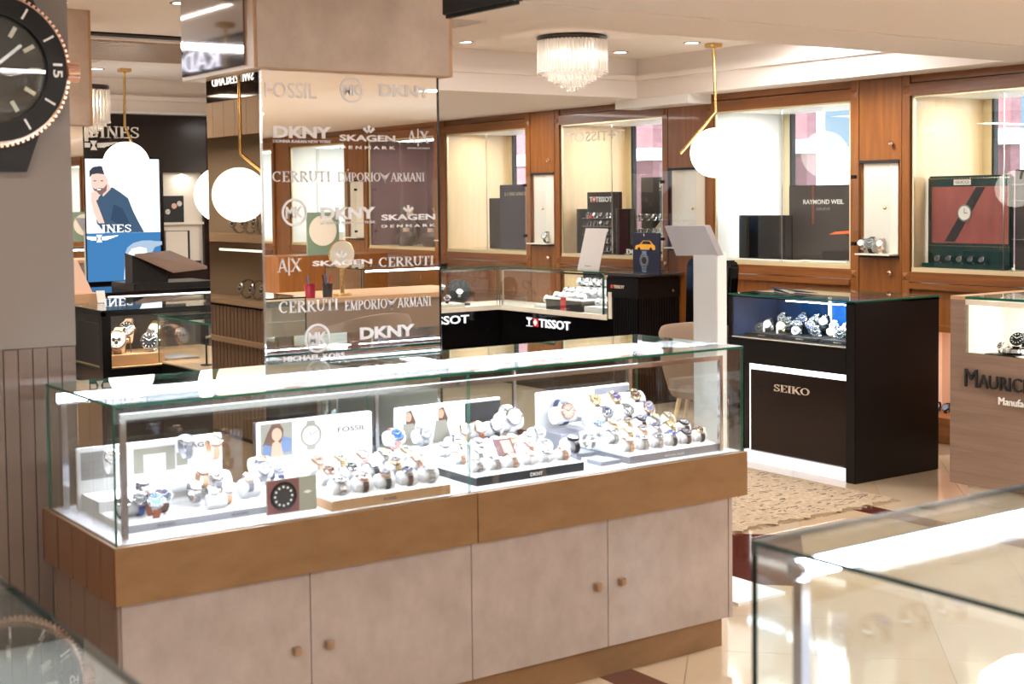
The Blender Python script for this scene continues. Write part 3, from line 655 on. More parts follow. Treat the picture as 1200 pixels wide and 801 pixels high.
MB().obox((-3.80, 2.63, .782), Y, Vector((-.6, 0, .8)), Vector((.8, 0, .6)), .035, .032, .002).build('card', mat('card_brown', (120, 84, 84), .6), pc)
MB().obox((-3.797, 2.635, .785), Y, Vector((-.6, 0, .8)), Vector((.8, 0, .6)), .018, .022, .002).build('print', M['skin'], pc)
# --- grey edged tray
t3 = tray('watch_tray', -3.92, -3.645, 3.035, 3.44, .702, .024, .075, 'white', 'grey', 'white tray with grey front edge at the end of the long showcase')
letters('MICHAEL KORS', M['letterwm'], t3, (-3.6405, 3.19, .709), Y, Z, .09, .007, .001)
fill(t3, [[W_('rose', 'white', 'metal'), W_('silver', 'white', 'metal'), W_('silver', 'grey', 'metal'), W_('silver', 'blue', 'black'), W_('dark', 'grey', 'black'), W_('gold', 'brown', 'black')],
          [W_('silver', 'silver', 'metal'), W_('gold', 'white', 'metal'), W_('rose', 'grey', 'metal'), W_('silver', 'navy', 'metal'), W_('gold', 'champagne', 'metal'), W_('dark', 'grey', 'metal')],
          [W_('silver', 'blue', 'white'), W_('gold', 'silver', 'metal'), W_('gold', 'grey', 'metal'), W_('dark', 'navy', 'metal'), W_('silver', 'champagne', 'metal'), W_('gold', 'white', 'metal')]],
     -3.91, -3.66, 3.04, 3.435, .702, .024, .075, '{k} from left, {row} row, grey-edged tray', ['front', 'middle', 'back'], s=.95)
# back boards
def print_frame(o): return Vector(o)
fb = thing('display_board', (-4.09, 2.08, .702), 'white display board with a woman photo and a large watch drawing, behind the wood-edged tray', 'sign')
bx('board', M['white'], fb, -4.10, -4.085, 1.875, 2.29, .702, .902, bevel=.003); bx('board_edge', M['charcoal'], fb, -4.115, -4.10, 1.872, 2.29, .702, .902)
XB = -4.084
def flat(parent, name, m, pts, x=XB, d=.0006): return MB().poly([(x, p[0], p[1]) for p in pts], X, d).build(name, m if not isinstance(m, str) else M[m], parent)
def ell(cy, cz, ry, rz, k=16): return [(cy+ry*math.cos(t*2*math.pi/k), cz+rz*math.sin(t*2*math.pi/k)) for t in range(k)]
def woman(parent, y0, y1, z0, z1, x=XB, bgm='cardgrey'):
    w_, h = y1-y0, z1-z0; P = lambda a, b: (y0+a*w_, z0+b*h)
    flat(parent, 'photo', bgm, [P(0, 0), P(1, 0), P(1, 1), P(0, 1)], x)
    flat(parent, 'hair', 'hairb', [P(.05, .35), P(.2, .7), P(.35, .97), P(.6, .98), P(.72, .8), P(.7, .5), P(.5, .3)], x+.0008)
    flat(parent, 'face', 'skin', [(a, b) for a, b in ell(y0+.5*w_, z0+.66*h, .16*w_, .2*h)], x+.0016)
    flat(parent, 'denim', 'denim', [P(.02, .05), P(.1, .4), P(.4, .3), P(.55, .05)], x+.0012); flat(parent, 'denim', 'denim', [P(.62, .1), P(.68, .6), P(.97, .5), P(.95, .1)], x+.0012)
    flat(parent, 'hand', 'skin', [P(.3, .02), P(.35, .4), P(.5, .5), P(.62, .35), P(.7, .02)], x+.002)
woman(fb, 1.885, 1.995, .79, .897)
def watch_print(parent, y, z, r, x=XB, m='cardgrey', face='paper'):
    ringmb((x, y, z), X, r*.8, r, .001).build('watch_print', M[m], parent); disc((x, y, z), X, r*.8, .0006).build('dial_print', M[face], parent)
    mb = MB()
    for t in range(12): a = t*math.pi/6; d = Vector((0, math.cos(a), math.sin(a))); mb.obox(Vector((x+.001, y, z))+d*r*.66, d, X.cross(d), X, r*.08, r*.02, .0004)
    for a_, l in ((120, .4), (30, .6)): a = math.radians(a_); d = Vector((0, math.cos(a), math.sin(a))); mb.obox(Vector((x+.001, y, z))+d*r*l/2, d, X.cross(d), X, r*l/2, r*.025, .0004)
    mb.build('marks_print', M['letterdark'] if face == 'paper' else M['letterwm'], parent)
    for sg in (1, -1): flat(parent, 'lug_print', m, [(y-r*.45, z+sg*r*.85), (y+r*.45, z+sg*r*.85), (y+r*.35, z+sg*r*1.25), (y-r*.35, z+sg*r*1.25)], x)
watch_print(fb, 2.062, .846, .038)
letters('FOSSIL', M['letterdark'], fb, (XB, 2.16, .845), Y, Z, .105, .016, .0006)
db = thing('display_board', (-4.09, 2.6, .702), 'white and black display board with two women on it, behind the black-edged tray', 'sign')
bx('board', M['white'], db, -4.10, -4.085, 2.38, 2.81, .735, .903, bevel=.003); bx('panel', M['blackm'], db, -4.085, -4.0835, 2.66, 2.808, .74, .893)
bx('ledge', M['white'], db, -4.085, -3.995, 2.38, 2.81, .755, .765); bx('riser', M['grey'], db, -4.085, -4.0, 2.385, 2.805, .702, .755)
for y0 in (2.40, 2.53):
    flat(db, 'face', 'skin', ell(y0+.03, .868, .012, .016)); flat(db, 'hair', 'hairb', [(y0+.02, .84), (y0+.022, .885), (y0+.04, .89), (y0+.058, .85), (y0+.05, .82)], XB-.0004)
    flat(db, 'dress', 'card', [(y0-.005, .77), (y0+.01, .84), (y0+.05, .84), (y0+.07, .77)], XB) if False else flat(db, 'dress', 'cardgrey', [(y0-.005, .77), (y0+.01, .845), (y0+.05, .845), (y0+.07, .77)])
kb = thing('display_board', (-4.09, 3.2, .702), 'white display board with a grey corner, behind the grey-edged tray', 'sign')
bx('board', M['white'], kb, -4.10, -4.085, 2.97, 3.405, .702, .903, bevel=.003); bx('panel', M['grey'], kb, -4.085, -4.0835, 3.235, 3.4, .76, .895)
bx('riser', M['grey'], kb, -4.085, -3.96, 2.985, 3.11, .702, .765); bx('riser', M['white'], kb, -4.085, -3.965, 3.10, 3.40, .702, .78)
sb = thing('display_board', (-4.09, 1.5, .702), 'white display board with small photos in the end of the showcase nearest the slatted pier', 'sign')
bx('board', M['white'], sb, -4.10, -4.085, 1.30, 1.755, .702, .885, bevel=.003)
flat(sb, 'photo', 'grey', [(1.31, .79), (1.41, .79), (1.41, .872), (1.31, .872)])
mb = MB()
for i in range(6):
    for j in range(4): mb.box(XB+.0006, XB+.0014, 1.315+i*.015, 1.325+i*.015, .796+j*.019, .809+j*.019)
mb.build('photo_print', M['cardgrey'], sb)
flat(sb, 'photo', 'cardgrey', [(1.47, .79), (1.60, .79), (1.60, .865), (1.47, .865)]); flat(sb, 'photo', 'paper', [(1.50, .78), (1.57, .78), (1.57, .845), (1.50, .845)], XB+.001)
flat(sb, 'photo', 'cardgrey', [(1.605, .80), (1.64, .80), (1.64, .84), (1.605, .84)]); letters('SKAGEN', M['letterdark'], sb, (XB, 1.615, .85), Y, Z, .12, .014, .0006)
# white step tray of the Danish style watches
t4 = thing('watch_tray', (-3.9, 1.5, .702), 'white stepped tray under the blue dial watches nearest the slatted pier', 'tray')
bx('tray_base', M['white'], t4, -4.07, -3.72, 1.31, 1.735, .7025, .722); bx('tray_base', M['white'], t4, -4.08, -3.93, 1.31, 1.735, .722, .752); bx('tray_edge', M['grey'], t4, -3.722, -3.716, 1.31, 1.735, .7025, .722)
letters('SKAGEN', M['letterdark'], t4, (-3.7155, 1.40, .709), Y, Z, .05, .006, .0006); letters('SKAGEN', M['letterdark'], t4, (-3.7155, 1.62, .709), Y, Z, .05, .006, .0006)
# pillows standing in that tray, with the watches round them
def pillow_stack(x, y, z, l, r, parent): cushion((x, y, z), Y, parent, l=l, r=r)
for (x, y, z, l, r) in ((-3.84, 1.36, .752, .03, .03), (-3.90, 1.455, .77, .035, .032), (-3.93, 1.545, .782, .045, .034), (-3.90, 1.66, .772, .035, .034), (-3.86, 1.74, .75, .03, .03), (-3.78, 1.60, .742, .03, .022)): cushion((x, y, z), Y, t4, l=l, r=r)
sk = [(-3.765, 1.415, .772, W_('silver', 'blue', 'brown'), 1.25, 40, 'big blue dial watch on brown strap standing foremost in the white stepped tray'),
      (-3.80, 1.385, .775, W_('silver', 'grey', 'blue'), 1.05, 45, 'grey dial watch half behind the big blue one'),
      (-3.80, 1.455, .775, W_('silver', 'navy', 'darkbrown'), 1.1, 40, 'navy dial watch on dark brown strap behind the big blue one'),
      (-3.86, 1.415, .808, W_('silver', 'navy', 'metal'), 1.0, 75, 'navy dial mesh watch lying flat above the big blue one'),
      (-3.80, 1.335, .772, W_('silver', 'black', 'black'), 1.0, 55, 'black dial watch on black strap nearest the glass corner'),
      (-3.97, 1.365, .872, W_('silver', 'white', 'white'), 1.15, 40, 'white ceramic watch raised high near the glass end'),
      (-4.0, 1.605, .893, W_('silver', 'silver', 'grey'), 1.2, 62, 'large silver dial watch on grey strap raised above the board'),
      (-3.99, 1.69, .878, W_('rose', 'white', 'tan'), 1.15, 55, 'white dial watch on tan strap raised beside the grey strap one'),
      (-3.83, 1.56, .787, W_('silver', 'white', 'metal'), 1.05, 60, 'steel mesh watch with pale dial, centre of the white stepped tray'),
      (-3.785, 1.595, .772, W_('silver', 'silver', 'metal'), .95, 55, 'small steel mesh watch, lower one of the pale pair'),
      (-3.785, 1.64, .772, W_('silver', 'white', 'tan'), .95, 55, 'small pale watch with tan strap beside the mesh watch'),
      (-3.85, 1.635, .80, W_('silver', 'white', 'grey'), 1.0, 65, 'pale dial watch with grey strap above the lower pair'),
      (-3.87, 1.60, .815, W_('rose', 'champagne', 'tan'), 1.0, 70, 'tan strap watch with champagne dial on the pillow top'),
      (-3.83, 1.73, .79, W_('rose', 'white', 'grey'), .95, 55, 'rose watch with grey strap on the last pillow of the stepped tray')]
for x, y, z, w_, s_, tl, lb in sk: rest_watch(x, y, z, w_, lb, tl, s_)
# standing watches on clear stands between the boards
def stand(x, y, z, h, parent=None, lb=''):
    t = thing('watch_stand', (x, y, z), lb, 'stand'); bx('foot', M['glass'], t, x-.02, x+.02, y-.018, y+.018, z, z+.006); bx('stem', M['glass'], t, x-.004, x+.004, y-.009, y+.009, z+.006, z+h); return t
up = [(-3.88, 1.80, .80, W_('silver', 'silver', 'metal'), 1.1, 20, 'tall steel bracelet watch standing beside the stone-coloured photo card'),
      (-3.78, 1.80, .765, W_('silver', 'blue', 'navy'), 1.05, 50, 'blue dial watch with navy strap in front of the tall steel one'),
      (-3.99, 1.845, .80, W_('rose', 'champagne', 'metal'), 1.1, 40, 'rose gold watch in front of the woman photo'),
      (-3.95, 1.88, .775, W_('silver', 'navy', 'navy'), 1.1, 70, 'navy watch lying below the woman photo'),
      (-3.92, 2.29, .845, W_('silver', 'blue', 'pink'), 1.15, 35, 'blue dial watch on pink strap raised at the end of the woman photo board'),
      (-3.99, 2.44, .825, W_('silver', 'silver', 'metal'), 1.1, 30, 'steel watch below the first woman on the two-women board'),
      (-3.93, 2.53, .80, W_('silver', 'white', 'navy'), 1.1, 40, 'white watch with navy strap on the ledge of the two-women board'),
      (-3.88, 2.53, .775, W_('silver', 'white', 'metal'), 1.0, 50, 'steel watch under the navy strap one'),
      (-3.99, 2.60, .822, W_('rose', 'white', 'tan'), 1.2, 40, 'white dial watch with tan strap, first of the pair on the two-women board ledge'),
      (-3.99, 2.66, .822, W_('rose', 'white', 'brown'), 1.2, 40, 'white dial watch with brown strap, second of the pair on the two-women board ledge'),
      (-3.99, 2.725, .822, W_('silver', 'white', 'black'), 1.2, 40, 'white watch with black strap against the black panel'),
      (-3.99, 2.80, .845, W_('silver', 'white', 'white'), 1.6, 20, 'big white watch standing at the end of the black panel'),
      (-3.92, 2.86, .80, W_('silver', 'white', 'white'), 1.0, 50, 'small white watch beside the big white one'),
      (-4.0, 3.045, .84, W_('rose', 'pink' if 'pink' in DCOL else 'rose', 'navy'), 1.5, 12, 'rose watch on navy strap standing alone in front of the plain white board')]
for x, y, z, w_, s_, tl, lb in up: rest_watch(x, y, z, w_, lb, tl, s_); 
for k, (x, y, z, s_, cu) in enumerate([(u[0], u[1], u[2], u[4], 1) for u in up if u[2] > .79]):
    t_ = thing('watch_stand', (x-.025, y, .702), 'clear stand under raised watch, %s from the slatted pier end' % ORD[k] if k < 10 else 'clear stand under the rose watch on navy strap' if k > 10 else 'clear stand under the small white watch', 'stand', 'clear stands of the raised watches in the long showcase')
    bx('foot', M['glass'], t_, x-.05, x-.005, y-.02, y+.02, .7025, .707); bx('stem', M['glass'], t_, x-.03, x-.024, y-.012, y+.012, .707, z-.055*s_+.005)
    cushion((x-.02*s_, y, z-.012*s_), Y, t_, l=.03*s_, r=.0215*s_)
# cylinder bolster with two tiers of watches
bo = thing('watch_bolster', (-3.98, 3.26, .702), 'two tier white bolster roll carrying six watches against the grey-cornered board', 'stand')
bx('leg', M['white'], bo, -4.03, -3.99, 3.13, 3.15, .78, .81); bx('leg', M['white'], bo, -4.03, -3.99, 3.38, 3.395, .78, .81)
MB().cyl((-4.02, 3.115, .845), (-4.02, 3.40, .845), .036, 20).build('roll', M['cushion'], bo, True); MB().cyl((-3.965, 3.115, .815), (-3.965, 3.40, .815), .033, 20).build('roll', M['cushion'], bo, True)
for k, w_ in enumerate([W_('gold', 'champagne', 'metal'), W_('gold', 'purple', 'metal'), W_('gold', 'brown', 'black')]):
    rest_watch(-3.99, 3.165+k*.095, .874, w_, lab(w_, '%s from left, upper tier of the bolster' % ORD[k]), 45, 1.15)
for k, w_ in enumerate([W_('silver', 'navy', 'navy'), W_('silver', 'grey', 'black'), W_('rose', 'purple', 'blue')]):
    rest_watch(-3.935, 3.175+k*.098, .832, w_, lab(w_, '%s from left, lower tier of the bolster' % ORD[k]), 35, 1.2)
st = thing('step_riser', (-3.78, 3.0, .702), 'white and grey stepped riser with a clear stand between the black and grey-edged trays', 'stand')
bx('step', M['grey'], st, -3.90, -3.80, 2.93, 3.01, .7025, .725); bx('step', M['white'], st, -3.80, -3.70, 2.95, 3.02, .7025, .712); bx('step', M['grey'], st, -3.75, -3.67, 2.935, 3.02, .7025, .716)
bx('clear_block', M['glass'], st, -3.79, -3.745, 2.945, 2.99, .7125, .765); cushion((-3.86, 2.945, .75), Y, st, l=.03, r=.024)
rest_watch(-3.84, 2.945, .775, W_('dark', 'purple', 'metal'), 'dark oval dial watch lying on the white riser between the trays', 75, 1.1)
rest_watch(-3.765, 2.965, .79, W_('silver', 'silver', 'metal'), 'pale steel watch on the clear block between the trays', 60, .9)
# photo card leaning in front of the trays
cr = thing('photo_card', (-3.68, 1.79, .702), 'upright card with a black watch photo and an olive half, front of the long showcase', 'card')
bx('card', mat('olive_card', (150, 148, 130), .6), cr, -3.682, -3.678, 1.712, 1.872, .7025, .803); bx('photo', mat('photo_maroon', (112, 62, 60), .5), cr, -3.678, -3.6775, 1.714, 1.815, .705, .801)
ringmb((-3.677, 1.765, .753), X, .034, .042, .001).build('watch_print', M['darkmetal'], cr); disc((-3.677, 1.765, .753), X, .034, .0006).build('dial_print', M['blackm'], cr)
mb = MB()
for t in range(12): a = t*math.pi/6; mb.cyl((-3.6762, 1.765+.027*math.cos(a), .753+.027*math.sin(a)), (-3.6758, 1.765+.027*math.cos(a), .753+.027*math.sin(a)), .0035, 8)
mb.build('marks_print', M['letterwm'], cr)
flat(cr, 'emblem', 'paper', [(1.828, .757), (1.843, .762), (1.858, .757), (1.843, .752)], -3.6779)

# window lights: a small fitting in the head of each shop window
for i, x in enumerate(WX): light('window_light', 'AREA', (x+.62, YW+.3, 2.235), 7 if i < 5 else 5, (1, .93, .84), .9, .25)
light('niche_light', 'AREA', (-5.4, YW+.18, .74), 3.0, (1, .9, .8), .9, .15)

# ================================================================== BLACK LIT COUNTER (in front of the third and fourth windows)
S = thing('black_counter', (-5.75, 6.36, 0), 'black counter with blue lit watch case and white glowing foot, by the rug', 'counter')
sy, sx0, sx1 = 5.998, -6.25, -5.25
bx('side_panel', M['black'], S, sx1-.07, sx1, sy, 6.72, 0, 1.012, bevel=.004); bx('side_panel', M['black'], S, sx0, sx0+.03, sy, 6.72, 0, 1.012)
bx('cabinet', M['blackg'], S, sx0+.03, sx1-.07, sy+.05, 6.70, .075, .70)
bx('front_panel', M['darkbrown'], S, -6.085, -5.33, sy+.02, sy+.05, .075, .568, bevel=.003)
bx('apron', M['black'], S, sx0+.03, sx1-.07, sy, sy+.05, .605, .755)
bx('glow_strip', M['led2'], S, -6.10, -5.32, sy+.03, sy+.05, .568, .60); bx('glow_strip', M['led2'], S, -6.105, -6.085, sy+.035, sy+.05, .075, .57); bx('glow_foot', glow('foot_glow', (250, 250, 255), .75), S, -6.14, -5.32, sy+.02, 6.65, .004, .074)
bx('case_floor', M['black'], S, sx0+.03, sx1-.07, sy+.004, 6.7, .745, .757); bx('case_lip', M['offwhite'], S, sx0, sx1-.07, sy, sy+.004, .748, .760)
bx('case_back', M['bluecase'], S, sx0+.03, -5.78, 6.38, 6.39, .757, 1.0); bx('case_back', M['bluepanel'], S, -5.77, sx1-.07, 6.38, 6.39, .757, 1.0); bx('case_side', M['bluecase'], S, sx0+.03, sx0+.034, sy+.01, 6.38, .757, 1.0)
bx('top_rim', M['black'], S, sx0, sx1, sy, sy+.012, 1.0, 1.008); bx('top_rim', M['black'], S, sx0, sx1, 6.40, 6.72, 1.0, 1.010)
pane('top_pane', S, sx0, sx1, sy-.002, 6.72, 1.012, 1.02, 'glass_top'); pane('front_pane', S, sx0+.03, sx1-.07, sy+.002, sy+.007, .757, 1.0)
bx('led_bar', M['led'], S, -5.79, sx1-.08, sy+.02, sy+.035, .992, .999); bx('led_bar', M['led2'], S, -5.785, -5.765, 6.37, 6.378, .80, 1.0)
light('case_light', 'AREA', (-5.6, 6.06, .985), 3.2, (.7, .86, 1), .5, .02, rot=(math.radians(35), 0, 0)); light('case_light', 'AREA', (-6.0, 6.06, .985), .5, (.75, .88, 1), .3, .03)
light('foot_light', 'AREA', (-5.73, sy+.015, .05), .7, (1, 1, 1), .75, .06, rot=(math.radians(90), 0, 0))
letters('SEIKO', M['lettergold'], S, (-5.883, sy+.02, .452), X, Z, .278, .046, .006, True)
bl = thing('folded_sign', (-5.95, 6.3, 1.02), 'small folded blue acrylic sign on top of the black lit counter', 'sign')
MB().add([(-6.16, 6.30, 1.021), (-6.02, 6.12, 1.06), (-5.92, 6.18, 1.022), (-6.16, 6.302, 1.024), (-6.02, 6.122, 1.064), (-5.92, 6.182, 1.025)], [(0, 1, 2), (3, 4, 5), (0, 1, 4, 3), (1, 2, 5, 4), (2, 0, 3, 5)]).build('leaf', M['navyblue'], bl); MB().add([(-6.02, 6.15, 1.06), (-5.86, 6.15, 1.045), (-5.80, 6.30, 1.024), (-6.0, 6.32, 1.021), (-6.02, 6.15, 1.062), (-5.86, 6.15, 1.047), (-5.80, 6.30, 1.026), (-6.0, 6.32, 1.023)], [(0, 1, 2, 3), (4, 5, 6, 7), (0, 1, 5, 4), (1, 2, 6, 5), (2, 3, 7, 6), (3, 0, 4, 7)]).build('leaf', M['navyblue'], bl)
pts = [(-6.07, 0), (-5.98, 0), (-5.88, 0), (-5.93, 1), (-5.85, 1)]
def plinth(name, x0, x1, y0, y1, z0, h, label, m='blackm'):
    t = thing(name, ((x0+x1)/2, (y0+y1)/2, z0), label, 'stand'); bx('block', M[m], t, x0, x1, y0, y1, z0, z0+h, bevel=.003); return t
for k, (xa, xb, lb) in enumerate(((-6.21, -5.93, 'black display block at the dark end of the blue lit case'), (-5.90, -5.62, 'black display block in the middle of the blue lit case'), (-5.60, -5.34, 'black display block at the bright end of the blue lit case'))):
    t = plinth('display_block', xa, xb, sy+.10, sy+.30, .7575, .02+.0*k, lb); letters('SEIKO', M['lettergold'], t, ((xa+xb)/2-.03, sy+.0995, .762), X, Z, .06, .008, .0006)
ss = [(-6.04, 0, .80, 'silver', 'black'), (-5.98, 0, .825, 'silver', 'white'), (-5.91, .04, .862, 'silver', 'black'), (-5.885, 0, .822, 'gold', 'white'), (-5.86, .03, .84, 'silver', 'black'),
      (-5.79, .07, .87, 'silver', 'navy'), (-5.77, 0, .84, 'silver', 'black'), (-5.755, -.03, .805, 'silver', 'white'), (-5.71, .08, .865, 'silver', 'black'), (-5.68, .0, .845, 'silver', 'navy'), (-5.64, .06, .865, 'silver', 'green'), (-5.63, -.02, .808, 'silver', 'black'),
      (-5.56, .05, .842, 'silver', 'blue'), (-5.54, 0, .815, 'gold', 'white'), (-5.49, .05, .83, 'silver', 'black'), (-5.47, -.02, .805, 'silver', 'black'), (-5.42, .03, .84, 'silver', 'blue'), (-5.40, -.02, .805, 'gold', 'black')]
for k, (x, dy, z, c, d) in enumerate(ss):
    a = math.radians(-90+R.uniform(18, 34)); t = .35
    n = Vector((math.cos(a), math.sin(a), t)); n.normalize(); s_ = 1.3
    x = -6.19+(x+6.04)*1.17; s_ = 1.5; p = Vector((x, sy+.2+dy, z))
    watch(p, n, Z, c, d, 'metal', '%s watch with %s dial, %s of the steel watches in the blue lit case counted from its dark end' % ({'silver': 'steel', 'gold': 'gold'}[c], d, ORD[k] if k < 10 else ['eleventh', 'twelfth', 'thirteenth', 'fourteenth', 'fifteenth', 'sixteenth', 'seventeenth', 'eighteenth'][k-10]) if False else '%s watch, %s dial, %s from the dark end of the blue lit case' % ({'silver': 'steel', 'gold': 'gold'}[c], d, (ORD+['eleventh', 'twelfth', 'thirteenth', 'fourteenth', 'fifteenth', 'sixteenth', 'seventeenth', 'eighteenth'])[k]), s_)
    if z > .83:
        q = p-n*.034*s_; st_ = thing('cuff_stand', (q.x, q.y, .7775), 'black cuff stand under the %s watch from the dark end of the blue lit case' % (ORD+['eleventh', 'twelfth', 'thirteenth', 'fourteenth', 'fifteenth', 'sixteenth', 'seventeenth', 'eighteenth'])[k], 'stand')
        MB().cyl((q.x, q.y, .778), (q.x, q.y, q.z), .006, 8).build('stem', M['blackm'], st_); MB().cyl((q.x-.02, q.y, q.z), (q.x+.02, q.y, q.z), .02, 12).build('cuff', M['blackm'], st_)
for xw, yw in ((-6.08, .0), (-5.95, -.02)):
    t = thing('price_tag', (xw, sy+.13+yw, .80), ('white price tag near the dark end of the blue lit case' if xw < -6 else 'white price tag beside the gold watch in the blue lit case'), 'tag'); bx('card', M['paper'], t, xw-.008, xw+.008, sy+.13+yw, sy+.132+yw, .785, .835)

# ================================================================== GREY WOOD COUNTER at the frame edge
U = thing('grey_wood_counter', (-4.2, 6.4, 0), 'grey-brown wood grain counter with white lit niche and black raised name', 'counter')
uy = 6.068
bx('front', M['greywood'], U, -4.67, -4.579, uy, uy+.03, .10, 1.06); bx('front', M['greywood'], U, -4.579, -3.3, uy, uy+.03, .10, .786); bx('carcass', M['greywood'], U, -4.67, -3.3, uy+.03, 6.75, .10, .76)
bx('side', M['greywood'], U, -4.67, -4.60, uy+.03, 6.75, .76, 1.06); bx('plinth', M['offwhite'], U, -4.6, -3.3, uy+.06, 6.7, 0, .10); bx('top_edge', M['stile'], U, -4.67, -4.579, uy, 6.75, 1.06, 1.078)
bx('niche_lining', M['offwhite'], U, -4.6, -3.3, 6.42, 6.43, .786, 1.06); bx('niche_lining', M['offwhite'], U, -4.6, -3.3, uy+.002, 6.43, .76, .786); bx('niche_lining', M['offwhite'], U, -4.60, -4.594, uy+.03, 6.43, .786, 1.06); bx('niche_rail', M['offwhite'], U, -4.58, -3.3, uy+.002, uy+.02, 1.035, 1.06)
pane('top_pane', U, -4.58, -3.3, uy, 6.75, 1.065, 1.078, 'glass_top'); pane('front_pane', U, -4.579, -3.3, uy+.004, uy+.009, .787, 1.035)
light('niche_light', 'AREA', (-4.1, uy+.18, 1.05), 2.2, (1, .97, .9), .9, .1)
letters('M', M['blackm'], U, (-4.567, uy-.008, .615), X, Z, .075, .092, .012, bold=.0); letters('AURICE', M['blackm'], U, (-4.485, uy-.008, .615), X, Z, .30, .07, .012); letters('LACROIX', M['blackm'], U, (-4.12, uy-.008, .615), X, Z, .36, .07, .012)
letters('Manufacture Horlogère Suisse', M['letterwm'], U, (-4.367, uy-.006, .53), X, Z, .62, .05, .008)
watch((-4.36, uy+.13, .865), (.15, -.75, .6), Z, 'dark', 'black', 'metal', 'large black steel watch in the white niche of the grey wood counter', 1.9)
watch((-4.44, uy+.10, .83), (-.3, -.7, .6), Z, 'silver', 'black', 'metal', 'small steel watch beside the large black one in the white niche', 1.0)
wr_ = thing('watch_ring_stand', (-4.38, uy+.12, .786), 'polished silver ring stand under the large black steel watch', 'stand')
MB().lathe([(.06, 0), (.075, .012), (.07, .03), (.05, .035)], (-4.37, uy+.13, .787), 28, Z, cap=False).build('ring', M['chrome'], wr_, True)
bk = thing('booklet', (-4.42, uy+.05, .7865), 'thin dark booklet lying at the niche edge of the grey wood counter', 'booklet'); bx('cover', M['black'], bk, -4.48, -4.30, uy+.03, uy+.10, .787, .79)

# ================================================================== CORNER COUNTERS with red and white lettering
def corner_case(r, x0, x1, y0, y1, open_x=None):
    pane('top_pane', r, x0, x1, y0, y1, 1.012, 1.02, 'glass_top')
    bx('deck', M['offwhite'], r, x0, x1, y0, y1, .64, .68, bevel=.003)
N1 = thing('corner_counter', (-9.45, 7.2, 0), 'black fronted glass counter with red and white name under the second window', 'counter')
ty, tx = 6.985, -10.157
corner_case(N1, tx, -8.66, ty, 7.41)
bx('base', M['blackg'], N1, tx+.003, -8.66, ty+.015, 7.41, 0, .64); pane('front_pane', N1, tx, -8.70, ty+.002, ty+.007, .68, 1.012); pane('end_pane', N1, -8.70, -8.694, ty, 7.40, .68, 1.012); bx('back_panel', M['maple'], N1, -9.75, -8.70, 7.40, 7.41, .68, 1.0)
mb = MB(); [mb.bar(a, b, .014) for a, b in (((tx+.03, ty+.02, .995), (-8.72, ty+.02, .995)), ((tx+.03, ty+.02, .68), (tx+.03, ty+.02, .995)), ((-8.72, ty+.02, .68), (-8.72, ty+.02, .995)))]; mb.build('chrome_frame', M['chrome'], N1)
light('case_light', 'AREA', (-9.2, ty+.1, 1.0), 3, (1, .97, .92), 1.1, .03); light('case_light', 'AREA', (-10.3, 6.3, 1.0), 3, (1, .97, .92), .03, 1.1)
letters('TISSOT', M['letterw'], N1, (-9.575, ty+.011, .524), X, Z, .43, .072, .006, bold=.015)
bx('logo_field', M['red'], N1, -9.665, -9.59, ty+.008, ty+.014, .524, .596); mb = MB().box(-9.65, -9.605, ty+.004, ty+.008, .55, .57); mb.box(-9.636, -9.619, ty+.004, ty+.008, .535, .585); mb.build('logo_cross', M['letterw'], N1)
letters('T', M['letterw'], N1, (-9.75, ty+.011, .532), X, Z, .06, .056, .005, bold=.02); MB().box(-9.76, -9.675, ty+.006, ty+.012, .592, .597).box(-9.76, -9.675, ty+.006, ty+.012, .522, .527).build('logo_bars', M['letterw'], N1)
N2 = thing('corner_counter', (-10.4, 6.2, 0), 'black fronted glass counter leg running from the corner towards the mirror pillar', 'counter')
pane('top_pane', N2, -10.65, tx-.002, 5.2, 7.41, 1.012, 1.02, 'glass_top'); bx('deck', M['offwhite'], N2, -10.65, tx-.002, 5.2, 7.41, .64, .68); bx('base', M['blackg'], N2, -10.6, tx-.01, 5.2, 7.41, 0, .64)
pane('front_pane', N2, tx-.01, tx-.004, 5.2, 6.97, .68, 1.012); mb = MB(); mb.bar((tx-.03, 5.2, .995), (tx-.03, 6.97, .995), .014); mb.build('chrome_frame', M['chrome'], N2)
letters('TISSOT', M['letterw'], N2, (tx-.008, 6.22, .54), Y, Z, .45, .072, .006, bold=.015)
# black ribbed cabinet closing the run
KB = thing('ribbed_cabinet', (-8.45, 7.2, 0), 'black ribbed end cabinet with small name beside the glass corner counter', 'cabinet')
bx('box', M['blackg'], KB, -8.655, -8.275, ty+.006, 7.41, 0, .985); bx('top', M['charcoal'], KB, -8.66, -8.22, ty-.02, 7.41, 1.0, 1.02); bx('neck', M['blackm'], KB, -8.65, -8.30, ty+.01, 7.40, .985, 1.0)
bx('fascia', M['black'], KB, -8.655, -8.272, ty, ty+.006, .83, .985); bx('fascia', M['black'], KB, -8.275, -8.269, ty, 7.41, .83, .985)
for k in range(11): bx('rib', M['black'], KB, -8.57+k*.027, -8.57+k*.027+.017, ty-.002, ty+.008, .02, .83, bevel=.002)
for k in range(15): bx('rib', M['black'], KB, -8.277, -8.269, ty+.012+k*.026, ty+.012+k*.026+.017, .02, .83, bevel=.002)
letters('TISSOT', M['lettergold'], KB, (-8.56, ty-.004, .9), X, Z, .13, .026, .004, bold=.03); bx('logo_field', M['red'], KB, -8.60, -8.575, ty-.003, ty, .9, .926); MB().cyl((-8.27, 7.33, .88), (-8.255, 7.33, .88), .012, 10).build('lock', M['steel'], KB)
bx('slot_lining', M['offwhite'], KB, -8.632, -8.592, ty-.003, ty+.004, .655, .866)
